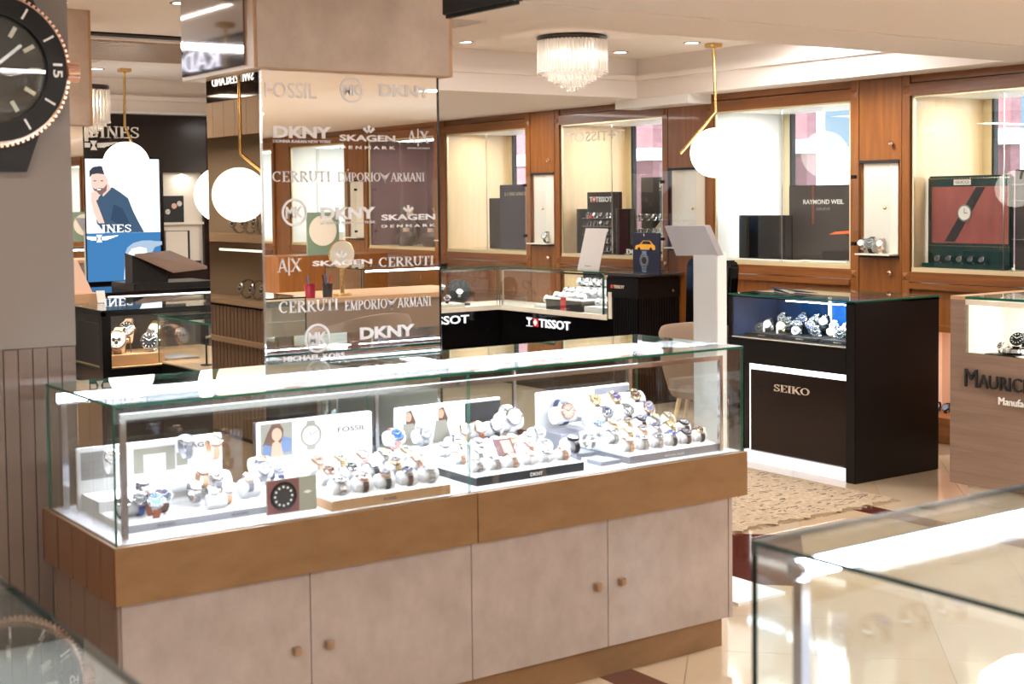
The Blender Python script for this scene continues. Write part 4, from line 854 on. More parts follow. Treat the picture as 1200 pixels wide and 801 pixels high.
# displays inside the corner counter
d1 = plinth('watch_plinth', -9.72, -9.53, ty+.06, ty+.3, .68, .03, 'low white watch plinth at the corner side of the red tagged block', 'white')
d2 = plinth('watch_plinth', -9.52, -9.03, ty+.04, ty+.24, .68, .085, 'grey watch block with red tag in the corner counter', 'charcoal'); bx('tag', M['red'], d2, -9.31, -9.24, ty+.036, ty+.042, .68, .79); bx('top_pad', M['white'], d2, -9.52, -9.03, ty+.04, ty+.24, .765, .775)
d3 = plinth('watch_plinth', -9.01, -8.74, ty+.05, ty+.33, .68, .05, 'low white watch plinth beside the black ribbed cabinet', 'white')
bb = thing('back_riser', (-9.1, 7.3, .68), 'white riser with tall black board at the back of the corner counter', 'stand'); bx('riser', M['white'], bb, -9.45, -8.74, 7.26, 7.36, .68, .86); bx('board', M['blackm'], bb, -9.45, -9.2, 7.37, 7.38, .68, .99)
def wrow(xs, y, z, s_, where, nrm=(.25, -.8, .55), pal=(('silver', 'white', 'metal'), ('silver', 'white', 'white'), ('silver', 'black', 'black'), ('rose', 'white', 'metal'), ('silver', 'silver', 'metal'), ('gold', 'white', 'metal')), off=0, cm='cushion'):
    for k, x in enumerate(xs):
        w_ = pal[R.randrange(len(pal))]; n = Vector(nrm).normalized(); o_ = watch((x, y, z), n, Z, *w_, label=lab(w_, where % ORD[k+off]), s=s_, detail=1)
        c_ = Vector((x, y, z))-n*.026*s_; t_ = thing('watch_pillow', (x, y, c_.z-.02), ('white pillow under the '+where % ORD[k+off]).replace('from left', 'watch from left'), 'pillow'); cushion(c_, o_.matrix_world.col[0].to_3d().normalized(), t_, l=.03*s_, r=.0215*s_, m=cm)
wrow([-9.66, -9.57], ty+.15, .765, 1.3, '%s from left on the low corner plinth')
wrow([-9.47+k*.085 for k in range(5)], ty+.11, .81, 1.1, '%s from left in front row of red tagged block')
wrow([-9.45+k*.10 for k in range(5)], ty+.20, .845, 1.2, '%s from left in rear row of red tagged block')
wrow([-9.40+k*.10 for k in range(7)], ty+.31, .92, 1.25, '%s from left on the white back riser')
wrow([-8.95, -8.86, -8.78], ty+.15, .775, 1.3, '%s from left on the plinth beside the ribbed cabinet')
for k, y in enumerate((5.75, 5.95, 6.15, 6.35, 6.52)):
    w_ = W_(*(('silver', 'white', 'metal'), ('silver', 'green', 'metal'), ('silver', 'navy', 'navy'), ('rose', 'white', 'white'), ('silver', 'black', 'black'))[k])
    for j in (0, 1):
        z = .76+j*.09; watch((tx-.12-j*.08, y, z), (.7, -.35, .5), Z, *w_, label=lab(w_, '%s pair from pillar, %s row, corner leg' % (ORD[k], ['front', 'rear'][j])), s=1.4, detail=1)
plinth('watch_plinth', tx-.30, tx-.05, 5.6, 6.3, .68, .03, 'black edged watch plinth in the corner leg next to the mirror pillar', 'charcoal'); plinth('watch_plinth', tx-.30, tx-.05, 6.31, 6.66, .68, .03, 'pale watch plinth in the corner leg away from the pillar', 'offwhite')
dk = thing('round_stand', (tx-.25, 6.72, .68), 'round black disc stand with steel watch at the end of the corner leg', 'stand'); MB().cyl((tx-.25, 6.72, .80), (tx-.23, 6.715, .80), .11, 28).build('disc', M['blackm'], dk); bx('foot', M['blackm'], dk, tx-.3, tx-.15, 6.66, 6.78, .68, .70)
watch((tx-.2, 6.70, .80), (.7, -.4, .4), Z, 'silver', 'white', 'metal', 'steel watch on the round black disc stand', 1.5, detail=1)
# signs on the counter tops
sg = thing('desk_sign', (-9.03, 7.2, 1.02), 'plain pale grey upright sign on the corner counter top', 'sign')
MB().add([(-9.18, 7.10, 1.02), (-8.90, 7.10, 1.02), (-8.87, 7.17, 1.36), (-9.15, 7.17, 1.36), (-9.18, 7.106, 1.02), (-8.90, 7.106, 1.02), (-8.87, 7.176, 1.36), (-9.15, 7.176, 1.36)], [(0, 1, 2, 3), (4, 5, 6, 7), (0, 1, 5, 4), (1, 2, 6, 5), (2, 3, 7, 6), (3, 0, 4, 7)]).build('sheet', mat('sign_grey', (206, 200, 196), .5), sg)
bx('clear_foot', M['glass'], sg, -9.19, -8.88, 7.08, 7.2, 1.02, 1.03); letters('TISSOT', M['letterdark'], sg, (-9.08, 7.098, 1.05), X, Z, .09, .01, .001)
ps = thing('poster_stand', (-8.5, 7.2, 1.02), 'dark poster with yellow car and steel watch standing on the ribbed cabinet', 'poster')
py = 7.10; bx('panel', M['navy'], ps, -8.465, -8.155, py, py+.02, 1.02, 1.335); bx('clear_foot', M['glass'], ps, -8.47, -8.10, 7.0, 7.3, 1.0205, 1.024)
def P2(parent, name, m, pts, y, d=.0006): return MB().poly([(p[0], y, p[1]) for p in pts], -Y, d).build(name, m if not isinstance(m, str) else M[m], parent)
yel = mat('poster_yellow', (232, 172, 60), .5)
P2(ps, 'car_print', yel, [(-8.44, 1.205), (-8.43, 1.235), (-8.38, 1.245), (-8.34, 1.275), (-8.26, 1.275), (-8.22, 1.245), (-8.20, 1.235), (-8.20, 1.205)], py-.0005)
P2(ps, 'glass_print', 'blackm', [(-8.365, 1.247), (-8.335, 1.27), (-8.265, 1.27), (-8.24, 1.247)], py-.0012)
for xw in (-8.39, -8.25): MB().cyl((xw, py-.001, 1.207), (xw, py-.002, 1.207), .016, 14).build('wheel_print', M['blackm'], ps)
ringmb((-8.33, py-.0006, 1.12), -Y, .042, .056, .001).build('watch_print', M['steel'], ps); MB().cyl((-8.33, py-.0004, 1.12), (-8.33, py-.001, 1.12), .042, 24).build('dial_print', M['blackm'], ps)
mb = MB()
for t in range(12): a = t*math.pi/6; mb.cyl((-8.33+.034*math.cos(a), py-.001, 1.12+.034*math.sin(a)), (-8.33+.034*math.cos(a), py-.0016, 1.12+.034*math.sin(a)), .004, 6)
mb.build('marks_print', M['letterwm'], ps)
for z0, z1 in ((1.03, 1.068), (1.172, 1.195)): P2(ps, 'bracelet_print', 'steel', [(-8.355, z0), (-8.305, z0), (-8.30, z1), (-8.36, z1)], py-.0005)
letters('PREMIUM', M['letterwm'], ps, (-8.39, py-.0006, 1.292), X, Z, .12, .012, .0006) if False else None
P2(ps, 'crest_print', 'letterwm', [(-8.335, 1.325), (-8.325, 1.325), (-8.328, 1.308), (-8.332, 1.308)], py-.0005)
for k, (xa, zh, mm) in enumerate(((-10.62, .03, 'black'), (-10.50, .05, 'charcoal'))):
    t = thing('leaflet_box', (xa, 6.5-.4*k, 1.02), ['low black leaflet tray on the corner leg nearest the pillar', 'charcoal leaflet box on the corner leg'][k], 'box'); bx('box', M[mm], t, xa, xa+.22, 6.4-.35*k, 6.6-.35*k, 1.021, 1.021+zh)

# ================================================================== THINGS IN THE SHOP WINDOWS (on the sills)
ZW = Z1+.001
def mark(): return set(o for o in C.objects if o.parent is None)
def shift(before, dx, dy):
    for o in C.objects:
        if o.parent is None and o not in before: o.location.x += dx; o.location.y += dy
def sbox(name, lb, x0, x1, y0, y1, z1, m='black', cat='sign', zb=ZW, bevel=.004):
    t = thing(name, ((x0+x1)/2, (y0+y1)/2, zb), lb, cat); bx('panel', M[m], t, x0, x1, y0, y1, zb, z1, bevel=bevel); return t
w1 = sbox('watch_tower', 'tall navy display tower with small gold name, inner one in the corner window', -11.14, -10.42, 7.68, 7.86, 1.745, 'navy')
letters('LONGINES', M['lettergold'], w1, (-11.05, 7.678, 1.64), X, Z, .36, .035, .001, True); bx('side_light', M['steel'], w1, -10.47, -10.455, 7.675, 7.68, 1.66, 1.72)
w1b = sbox('watch_tower', 'short dark panel behind the navy tower in the corner window', -11.38, -11.16, 7.72, 7.78, 1.62, 'blackm')
bf = mark()
w2 = sbox('watch_tower', 'black backed tower with red and white name over rows of watches, second window', -9.83, -9.42, 7.70, 7.76, 1.66, 'blackm')
bx('head', M['black'], w2, -9.80, -9.43, 7.69, 7.70, 1.53, 1.655); letters('T+TISSOT', M['letterwm'], w2, (-9.78, 7.688, 1.575), X, Z, .31, .045, .001, bold=.03); bx('logo_field', M['red'], w2, -9.742, -9.70, 7.6875, 7.6895, 1.572, 1.622)
for xa, xb in ((-9.98, -9.81), (-9.42, -9.28)): MB().lathe([(.001, 0), (.085, 0), (.085, .385), (.001, .385)], ((xa+xb)/2, 7.74, ZW), 20, Z, sx=1).build('side_drum', M['black'], w2, True)
for r_ in range(5):
    bx('shelf', M['steel'], w2, -9.80, -9.43, 7.62, 7.70, 1.155+r_*.07, 1.159+r_*.07)
    for k in range(4):
        if r_ == 4 and k == 1: bx('red_tag', M['red'], w2, -9.70, -9.66, 7.615, 7.619, 1.435, 1.46)
        w_ = (('silver', 'black', 'metal'), ('silver', 'white', 'metal'), ('silver', 'grey', 'black'), ('silver', 'navy', 'metal'))[(k+r_) % 4]
        watch((-9.75+k*.09, 7.64, 1.19+r_*.07), (.1, -1, .5), Z, *w_, label=lab(w_, '%s from left, %s shelf, tower under red name' % (ORD[k], ['lowest', 'second', 'middle', 'fourth', 'top'][r_])), s=.9, detail=0)
shift(bf, .19, -.13)
wr2 = sbox('advertising_sign', 'large dark sign with a white ceramic watch photo, right end of second window', -9.26, -8.50, 7.86, 7.88, 1.78, 'charcoal')
letters('RADO', M['lettergold'], wr2, (-9.02, 7.858, 1.69), X, Z, .28, .05, .001, True); letters('SWITZERLAND', M['lettergold'], wr2, (-9.02, 7.858, 1.665), X, Z, .28, .014, .001)
mb = MB(); mb.add([(-9.10, 7.857, 1.15), (-9.07, 7.857, 1.35), (-8.93, 7.857, 1.48), (-8.78, 7.857, 1.54), (-8.60, 7.857, 1.50), (-8.52, 7.857, 1.42), (-8.52, 7.857, 1.15)], [(0, 1, 2, 3, 4, 5, 6)]); mb.build('bracelet_print', M['offwhite'], wr2)
for (cx, cz, r_) in ((-8.88, 1.33, .075), (-8.70, 1.40, .09), (-8.72, 1.22, .05)): ringmb((cx, 7.856, cz), -Y, r_*.7, r_, .0006).build('dial_print', M['grey'], wr2); MB().cyl((cx, 7.856, cz), (cx, 7.8555, cz), r_*.4, 12).build('dial_print', M['charcoal'], wr2)
for k in range(5):
    for j in range(2):
        w_ = ('silver', 'grey', 'metal'); watch((-9.20+k*.085, 7.72, 1.33+j*.12), (.1, -1, .4), Z, *w_, label=lab(w_, '%s from left, %s row, dark panel with pale name' % (ORD[k], ['lower', 'upper'][j])), s=.9, detail=0)
rt = thing('acrylic_rack', (-9.03, 7.74, 1.13), 'clear acrylic rack of grey watches in front of the dark panel with pale name', 'rack'); pane('shelf', rt, -9.25, -8.8, 7.70, 7.78, 1.29, 1.294); pane('shelf', rt, -9.25, -8.8, 7.70, 7.78, 1.41, 1.414); pane('end_plate', rt, -9.25, -9.246, 7.70, 7.78, 1.131, 1.5); pane('end_plate', rt, -8.804, -8.8, 7.70, 7.78, 1.131, 1.5)
nm = thing('name_block', (-9.15, 7.6, 1.13), 'low white letter block reading a brand name on the sill of the second window', 'sign'); letters('RADO', M['letterwm'], nm, (-9.22, 7.56, 1.1315), X, Z, .26, .05, .012, True)
bf = mark()
w3 = sbox('advertising_sign', 'low dark mirror-like panel in front of the white blind in the third window', -7.905, -7.36, 7.70, 7.72, 1.465, 'blackg')
bx('ledge', M['white'], w3, -7.90, -7.2, 7.60, 7.66, ZW, 1.14)
shift(bf, .08, -.08)
w3b = sbox('advertising_sign', 'dark grey poster panel with white name and orange bar in the third window', -7.417, -6.60, 7.74, 7.76, 1.685, 'charcoal')
letters('RAYMOND WEIL', M['letterwm'], w3b, (-7.27, 7.738, 1.545), X, Z, .39, .034, .001, bold=.02); letters('GENEVE', M['grey'], w3b, (-7.14, 7.738, 1.50), X, Z, .13, .02, .001)
MB().poly([(-7.02, 7.738, 1.325), (-6.60, 7.738, 1.345), (-6.60, 7.738, 1.375), (-6.96, 7.738, 1.345)], -Y, .001).build('orange_bar', M['orange'], w3b); bx('red_line', mat('poster_rust', (132, 66, 48), .5), w3b, -7.185, -7.165, 7.738, 7.7395, 1.40, 1.68)
bx('ledge', M['white'], w3b, -7.2, -6.75, 7.62, 7.67, ZW, 1.14)
bf = mark()
g = sbox('advertising_sign', 'dark green padded panel with gold studs round a red watch poster, fourth window', -6.145, -5.50, 7.70, 7.735, 1.725, 'gucgreen', bevel=.012)
bx('poster', M['posterred'], g, -6.105, -5.52, 7.697, 7.70, 1.29, 1.655); mb = MB()
for k in range(30): mb.sphere((-6.115+k*.0205, 7.698, 1.707), .0035, 6, 4); mb.sphere((-6.115+k*.0205, 7.698, 1.272), .0035, 6, 4)
for k in range(21): mb.sphere((-6.13, 7.698, 1.275+k*.021), .0035, 6, 4)
mb.build('studs', M['gold'], g); bx('name_plate', M['offwhite'], g, -5.93, -5.80, 7.694, 7.698, 1.665, 1.70); letters('GUCCI', M['letterdark'], g, (-5.915, 7.693, 1.674), X, Z, .10, .018, .001, True) if False else letters('GUCCI', M['letterdark'], g, (-5.915, 7.693, 1.674), X, Z, .10, .018, .001)
MB().poly([(-6.00, 7.696, 1.30), (-5.92, 7.696, 1.30), (-5.69, 7.696, 1.65), (-5.76, 7.696, 1.65)], -Y, .001).build('strap_print', M['blackm'], g)
MB().cyl((-5.845, 7.695, 1.485), (-5.845, 7.692, 1.485), .055, 28).build('case_print', M['steel'], g); MB().cyl((-5.845, 7.692, 1.485), (-5.845, 7.691, 1.485), .045, 28).build('dial_print', M['offwhite'], g)
mb = MB(); mb.obox((-5.845, 7.6905, 1.50), X, Z, Y, .002, .016, .0005); mb.obox((-5.833, 7.6905, 1.485), X, Z, Y, .012, .002, .0005); mb.build('hands_print', M['letterdark'], g)
for k in range(5):
    w_ = W_('silver', 'black', 'black'); watch((-6.03+k*.085, 7.66, 1.19), (.1, -1, .4), Z, *w_, label=lab(w_, '%s from left below red watch poster' % ORD[k]), s=.95, detail=0)
gl = thing('watch_ledge', (-5.85, 7.65, 1.131), 'dark green velvet ledge under the red watch poster', 'stand'); bx('ledge', M['gucgreen'], gl, -6.12, -5.5, 7.62, 7.69, 1.131, 1.16)
shift(bf, .125, -.125)
w4 = sbox('advertising_sign', 'dark grey panel with thin clear shelves beside the red watch poster', -5.37, -4.75, 7.60, 7.63, 1.755, 'charcoal')
for z in (1.32, 1.56, 1.66): bx('shelf', M['steel'], w4, -5.35, -4.80, 7.54, 7.60, z, z+.004)
# watches in the cabinet niches
for k, x in enumerate((-6.42, -6.345, -6.26)):
    w_ = (W_('silver', 'white', 'metal'), W_('silver', 'black', 'black'), W_('rose', 'white', 'metal'))[k]; watch((x, 7.39, 1.285), (.25, -1, .35), Z, *w_, label=lab(w_, '%s from left in the wall niche beside red poster' % ORD[k]), s=(1.3, 1.8, 1.4)[k], detail=1)
watch((-10.03, 7.39, 1.28), (.2, -1, .35), Z, 'silver', 'white', 'black', 'black strap watch alone in the wall niche near the corner window', 1.6, detail=1)
for k, x in enumerate((-5.98, -5.90, -5.81)): watch((x, 7.62, .205), (.2, -1, .5), Z, ('silver', 'dark', 'rose')[k], ('black', 'navy', 'white')[k], 'black', '%s dial watch in the low lit niche seen between black counter and grey wood counter' % ('black', 'navy', 'white')[k], 1.3, detail=0)

# ================================================================== LAMPS
def globe_lamp(gc, r, top, bend, tip, label, canopy=True):
    t = thing('globe_pendant', top, label, 'lamp', None)
    MB().box(top[0]-.045, top[0]+.045, top[1]-.045, top[1]+.045, top[2]-.028, top[2]).build('ceiling_rose', M['brass'], t, bevel=.003)
    MB().tube([Vector(top)-Z*.02, Vector(bend), Vector(tip)], .011, 10).build('rod', M['brass'], t, True)
    MB().sphere(gc, r, 36, 22).build('globe', M['globe'], t, True)
    return t
def lamp(top, bend, tip, gc, r, label): return globe_lamp(Vector(gc), r, Vector(top), Vector(bend), Vector(tip), label)
lamp((-7.354, 6.921, 2.689), (-7.335, 6.925, 2.206), (-7.463, 6.699, 1.914), (-7.321, 6.902, 1.917), .175, 'white glowing globe pendant on bent brass rod in front of the white blind window')
lamp((-11.08, 3.99, 2.689), (-11.069, 3.977, 2.232), (-11.03, 4.02, 2.09), (-11.05, 3.976, 1.917), .183, 'white glowing globe pendant hanging in front of the lit portrait screen')
lamp((-8.02, 3.40, 2.689), (-8.03, 3.41, 1.95), (-7.9, 3.66, 1.75), (-8.064, 3.502, 1.652), .172, 'white glowing globe pendant partly hidden behind the mirror pillar')
lamp((-8.0, .42, 2.689), (-8.0, .42, 1.90), (-7.9, .26, 1.74), (-8.004, .43, 1.65), .167, 'white glowing globe pendant seen only as a reflection in the pillar side')
for p, lb in (((-6.2, .9, 1.95), 'white globe pendant in the unseen aisle behind the giant watch sign'),):
    lamp((p[0], p[1], 2.384), (p[0], p[1], 2.28), (p[0]+.2, p[1]+.1, p[2]-.05), p, .17, lb)
def chandelier(c, r, label):
    t = thing('crystal_chandelier', c, label, 'lamp'); c = Vector(c)
    MB().lathe([(r*1.0, 0), (r*1.03, -.012), (r*.98, -.03), (.001, -.03)][::-1], c, 36).build('ceiling_plate', M['charcoal'], t, True)
    for k, (rr, h) in enumerate(((r, .215), (r*.84, .235), (r*.68, .265), (r*.5, .285), (r*.32, .31), (r*.14, .335))):
        mb = MB(); n = max(5, int(2*math.pi*rr/.027))
        for i in range(n):
            a = i*2*math.pi/n+k*.3; p = c+Vector((rr*math.cos(a), rr*math.sin(a), -.03))
            mb.cyl(p, p-Z*(h-.012), .0062, 6); mb.sphere(p-Z*(h-.004), .009, 6, 4)
        mb.build('crystal_tier', M['crystal'], t)
    for i in range(6):
        a = i*math.pi/3; p = c+Vector((r*.58*math.cos(a), r*.58*math.sin(a), -.12)); MB().sphere(p, .026, 10, 7).build('bulb', M['bulb'], t, True)
    return t
M['bulb'] = glow('bulb', (255, 240, 220), 35)
chandelier((-7.52, 5.79, 2.689), .232, 'round crystal rod chandelier glowing on the ceiling of the coffer')
chandelier((-9.30, 3.06, 2.389), .17, 'second small crystal chandelier behind the beige box of the distant pillar')
MB().cyl((-9.3, 3.06, 2.38), (-9.3, 3.06, ZC), .012, 8).build('stem', M['steel'], bpy.data.objects['crystal_chandelier.001'])
def downlight(x, y, z, label, k=0):
    t = thing('downlight', (x, y, z), label, 'lamp', 'recessed ceiling downlights'); ringmb((x, y, z), -Z, .045, .062, .006, 20).build('rim', M['steel'], t, True); disc((x, y, z-.001), -Z, .045, .002).build('lens', M['downlight'], t)
for x, y, z, lb in ((-8.13, 6.71, ZC, 'recessed downlight between the chandelier and the bent brass rod lamp'), (-7.39, 6.75, ZC, 'recessed downlight beside the brass ceiling rose of the bent rod lamp'), (-8.13, 5.33, ZC, 'recessed downlight next to the mirror pillar top'),
                    (-11.18, 3.80, ZC, 'recessed downlight above the beige box of the distant pillar'), (-7.32, 2.96, ZC, 'recessed downlight beside the grey laminate panel of the mirror pillar'), (-4.02, 2.77, ZS, 'recessed downlight above the right shoulder of the mirror pillar')): downlight(x, y, z, lb)
def linear(x0, x1, y0, y1, z, label):
    t = thing('linear_ceiling_light', ((x0+x1)/2, (y0+y1)/2, z), label, 'lamp'); bx('profile', M['white'], t, x0, x1, y0, y1, z-.012, z); bx('diffuser', M['downlight'], t, x0+.006, x1-.006, y0+.006, y1-.006, z-.015, z-.011)
linear(-7.62, -7.55, 1.2, 2.42, ZC, 'linear ceiling light ending beside the giant watch sign')
linear(-8.6, -7.16, .74, .78, ZC, 'linear ceiling light reflected high in the grey laminate of the pillar'); linear(-9.9, -8.65, .05, .09, ZC, 'second linear ceiling light reflected lower in the grey laminate')
# ceiling vent
V = thing('ceiling_vent', (-9.5, 3.4, ZC), 'large perforated air vent with dark slot in the ceiling behind the giant watch sign', 'vent')
bx('slot', M['groove'], V, -8.93, -8.80, 2.95, 4.4, ZC-.012, ZC-.001)
bx('frame', M['ceiling'], V, -10.34, -8.95, 2.7, 4.5, ZC-.02, ZC-.001)
gm = mat('vent_grille', (196, 170, 146), .4, metal=.3); bx('backing', gm, V, -10.22, -9.05, 2.85, 4.3, ZC-.024, ZC-.018)
mb = MB()
for i in range(30): mb.box(-10.22+i*.039, -10.205+i*.039, 2.85, 4.3, ZC-.031, ZC-.024)
for j in range(37): mb.box(-10.22, -9.05, 2.85+j*.039, 2.865+j*.039, ZC-.031, ZC-.024)
o = mb.build('grille_bars', gm, V); o['kind'] = 'stuff'
bx('hatch', M['ceiling'], V, -10.9, -10.45, 3.6, 4.1, ZC-.008, ZC-.001)
# black hanging screen near the top edge
hs = thing('hanging_screen', (-3.75, 2.5, 2.2), 'black round-cornered hanging screen above the long showcase', 'screen')
mb = MB().box(-3.957, -3.535, 2.50, 2.54, 2.2, 2.35); mb.build('panel', M['blackm'], hs, bevel=.012); MB().cyl((-3.75, 2.52, 2.34), (-3.75, 2.52, ZS), .02, 12).build('bracket', M['blackm'], hs)

# ================================================================== KIOSK, CHAIRS, RUG
K = thing('pedestal_stand', (-4.13, 3.87, 0), 'white pedestal with tilted grey top panel between the long showcase and the chair', 'stand')
bx('foot', M['white'], K, -4.35, -3.95, 3.84, 4.1, 0, .012); MB().box(-4.205, -4.066, 3.84, 3.895, .012, 1.385).build('post', M['white'], K, bevel=.003)
MB().add([(-4.307, 3.842, 1.366), (-4.06, 3.842, 1.372), (-4.06, 3.77, 1.492), (-4.307, 3.78, 1.487), (-4.307, 3.862, 1.368), (-4.05, 3.862, 1.374), (-4.05, 3.79, 1.494), (-4.307, 3.80, 1.489)], [(0, 1, 2, 3), (4, 5, 6, 7), (0, 1, 5, 4), (1, 2, 6, 5), (2, 3, 7, 6), (3, 0, 4, 7)]).build('panel', mat('kiosk_grey', (206, 204, 210), .35), K)
def bucket_chair(x, y, rz, label, top=.90, sc=1.):
    t = thing('bucket_chair', (x, y, 0), label, 'chair'); rot = Matrix.Rotation(rz, 3, 'Z'); o = Vector((x, y, 0))
    def Q(p): return o+rot @ (Vector(p)*sc)
    mb = MB(); n = 22; H = [(.40, .23), (.50, .26), (.62, .285), (top/sc-.04, .30), (top/sc, .285)]
    outer = []; inner = []
    for h, r in H:
        outer.append([Q((r*math.cos(a)*1.05, r*math.sin(a), h-(0 if h < .6 else (.16*(1-max(0, math.cos(a-math.pi/2)))/2*(h-.5)*2.4)))) for a in [math.radians(-30+240*i/n) for i in range(n+1)]])
        inner.append([Q(((r-.05)*math.cos(a)*1.05, (r-.05)*math.sin(a), h-(0 if h < .6 else (.16*(1-max(0, math.cos(a-math.pi/2)))/2*(h-.5)*2.4)))) for a in [math.radians(-30+240*i/n) for i in range(n+1)]])
    L_ = outer+inner[::-1]; vs = [p for r_ in L_ for p in r_]; m = n+1; k = len(L_)
    fs = [(i*m+j, i*m+j+1, ((i+1) % k)*m+j+1, ((i+1) % k)*m+j) for i in range(k) for j in range(n)]
    fs += [tuple(i*m for i in range(k)), tuple(i*m+n for i in range(k))[::-1]]
    mb.add(vs, fs).build('backrest', M['taupe'], t, True)
    s = MB(); s.lathe([(.02, .36), (.22, .37), (.25, .42), (.24, .46), (.15, .475), (.001, .475)], (0, 0, 0), 24); s.v = [Q(p) for p in s.v]; s.build('seat', M['taupe'], t, True)
    for sx in (-1, 1):
        for sy_ in (-1, 1): MB().cyl(Q((.14*sx, .14*sy_, .38)), Q((.21*sx, .21*sy_, 0)), .017*sc, 8, .011*sc).build('leg', M['maple'], t, True)
    return t
bucket_chair(-6.60, 6.12, math.radians(215), 'taupe upholstered bucket chair on wooden legs behind the white pedestal', .83, .92)
bucket_chair(-1.25, 4.05, math.radians(80), 'taupe bucket chair seen reflected low in the pillar mirror', .95)
oc = thing('office_chair', (-6.75, 6.5, 0), 'black glossy high-backed office chair beside the black lit counter', 'chair')
MB().add([(-6.95, 6.25, .74), (-6.47, 6.18, .74), (-6.45, 6.2, 1.15), (-6.48, 6.2, 1.19), (-6.93, 6.27, 1.19), (-6.96, 6.27, 1.14), (-6.95, 6.31, .74), (-6.46, 6.26, .74), (-6.43, 6.27, 1.15), (-6.46, 6.27, 1.19), (-6.92, 6.34, 1.19), (-6.95, 6.34, 1.14)],
         [(0, 1, 2, 3, 4, 5), (6, 7, 8, 9, 10, 11), (0, 1, 7, 6), (1, 2, 8, 7), (2, 3, 9, 8), (3, 4, 10, 9), (4, 5, 11, 10), (5, 0, 6, 11)]).build('backrest', M['blackg'], oc, bevel=.012)
bx('seat', M['blackg'], oc, -6.98, -6.50, 6.3, 6.78, .44, .53, bevel=.02); MB().bar((-6.74, 6.36, .48), (-6.71, 6.29, .80), .06, .02).build('back_support', M['chrome'], oc); MB().cyl((-6.74, 6.54, .08), (-6.74, 6.54, .44), .03).build('column', M['chrome'], oc)
for k in range(5):
    a = k*2*math.pi/5+.4; MB().bar((-6.74, 6.54, .10), (-6.74+.26*math.cos(a), 6.54+.26*math.sin(a), .06), .035, .025).build('leg', M['chrome'], oc); MB().sphere((-6.74+.26*math.cos(a), 6.54+.26*math.sin(a), .028), .027, 10, 6).build('castor', M['blackm'], oc)
oc.location.x -= .22; oc.location.y += .22
rugm = mat('rug', (188, 166, 138), .95, noise=(34, .35, (1, 2.2, 1), (142, 120, 98)))
RG = thing('patterned_rug', (-6.0, 4.9, 0), 'worn beige rug with dark flecks and frayed edge in front of the black lit counter', 'rug')
mb = MB(); n = 60; rr = random.Random(3); top = []; ex = [(-7.4+2.54*i/n, 4.05+.02*rr.random()) for i in range(n)]+[(-4.86+.03*rr.random()+.012*math.sin(i*.9), 4.05+1.80*i/n) for i in range(n)]+[(-4.86-2.54*i/n, 5.85) for i in range(n)]+[(-7.4, 5.85-1.8*i/n) for i in range(n)]
mb.poly([(a, b, .002) for a, b in ex], Z, .008).build('pile', rugm, RG)
mb = MB(); rr = random.Random(5)
for k in range(900):
    x_, y_ = rr.uniform(-7.3, -4.88), rr.uniform(4.1, 5.82); a = rr.uniform(-.5, .5); l = rr.uniform(.008, .035)
    mb.obox((x_, y_, .0105), (math.sin(a), math.cos(a), 0), (math.cos(a), -math.sin(a), 0), Z, l/2 if rr.random() < .5 else l, .003, .0006)
o = mb.build('dark_flecks', mat('rug_fleck', (92, 76, 66), .95), RG); o['kind'] = 'stuff'
mb = MB()
for k in range(260):
    y_ = 4.06+k*.0069; l = rr.uniform(.02, .06); mb.bar((-4.86, y_, .006), (-4.86+l, y_+rr.uniform(-.01, .01), .003), .0025)
o = mb.build('fringe', mat('rug_fringe', (170, 146, 118), .95), RG); o['kind'] = 'stuff'
for k in range(7):
    MB().add([(-4.86+.0, 4.2+k*.23, .0115), (-4.80, 4.24+k*.23, .0115), (-4.86, 4.30+k*.23, .0115), (-4.93, 4.25+k*.23, .0115)], [(0, 1, 2, 3)]).build('edge_tuft', rugm, RG)

# ================================================================== LIT SCREEN WALL at the far end
LW = thing('brand_wall', (-11.9, 4.2, 0), 'dark brown glossy wall panel with raised silver name and lit niche at the far end', 'wall panel')
lx = -11.90
bx('panel', M['darkbrown'], LW, X0+.001, lx, 3.0, 4.61, 0, 2.375); bx('panel', M['darkbrown'], LW, X0+.001, lx, 4.985, 5.03, 0, 2.375); bx('panel', M['darkbrown'], LW, X0+.001, lx, 4.61, 4.985, 1.875, 2.375); bx('panel', M['darkbrown'], LW, X0+.001, lx, 4.61, 4.985, 0, 1.03)
bx('red_edge', M['maroon'], LW, X0+.001, lx+.02, 5.03, 5.10, 0, 2.33); bx('niche_back', M['offwhite'], LW, X0+.002, X0+.006, 4.61, 4.985, 1.03, 1.875)
bx('niche_shelf', M['offwhite'], LW, X0+.006, lx, 4.612, 4.983, 1.415, 1.435); bx('niche_shelf', M['offwhite'], LW, X0+.006, lx+.0, 4.612, 4.983, 1.03, 1.045)
light('niche_light', 'AREA', (-11.915, 4.8, 1.86), .8, (1, .96, .9), .25, .03)
letters('LONGINES', M['letterwm'], LW, (lx, 3.60, 2.165), Y, Z, .797, .11, .012, True)
def wings(parent, m, yc, zc, w_, x, s=1.):
    for sg_ in (-1, 1):
        for k in range(4): MB().poly([(x, yc+sg_*.03*s, zc-.01*k*s), (x, yc+sg_*(w_-.035*k*s), zc+.012*s-.012*k*s), (x, yc+sg_*(w_-.035*k*s-.02*s), zc-.002*s-.012*k*s), (x, yc+sg_*.03*s, zc-.008*s-.01*k*s)], X, .003).build('wing', m, parent)
    MB().poly([(x, yc-.03*s, zc+.02*s), (x, yc+.03*s, zc+.02*s), (x, yc+.008*s, zc-.02*s), (x, yc+.03*s, zc-.06*s), (x, yc-.03*s, zc-.06*s), (x, yc-.008*s, zc-.02*s)], X, .004).build('emblem', m, parent)
wings(LW, M['letterwm'], 4.0, 2.125, .22, lx+.001)
scr = thing('portrait_screen', (lx, 4.0, 1.5), 'tall lit screen showing a person in dark shirt above a blue half with a watch', 'screen')
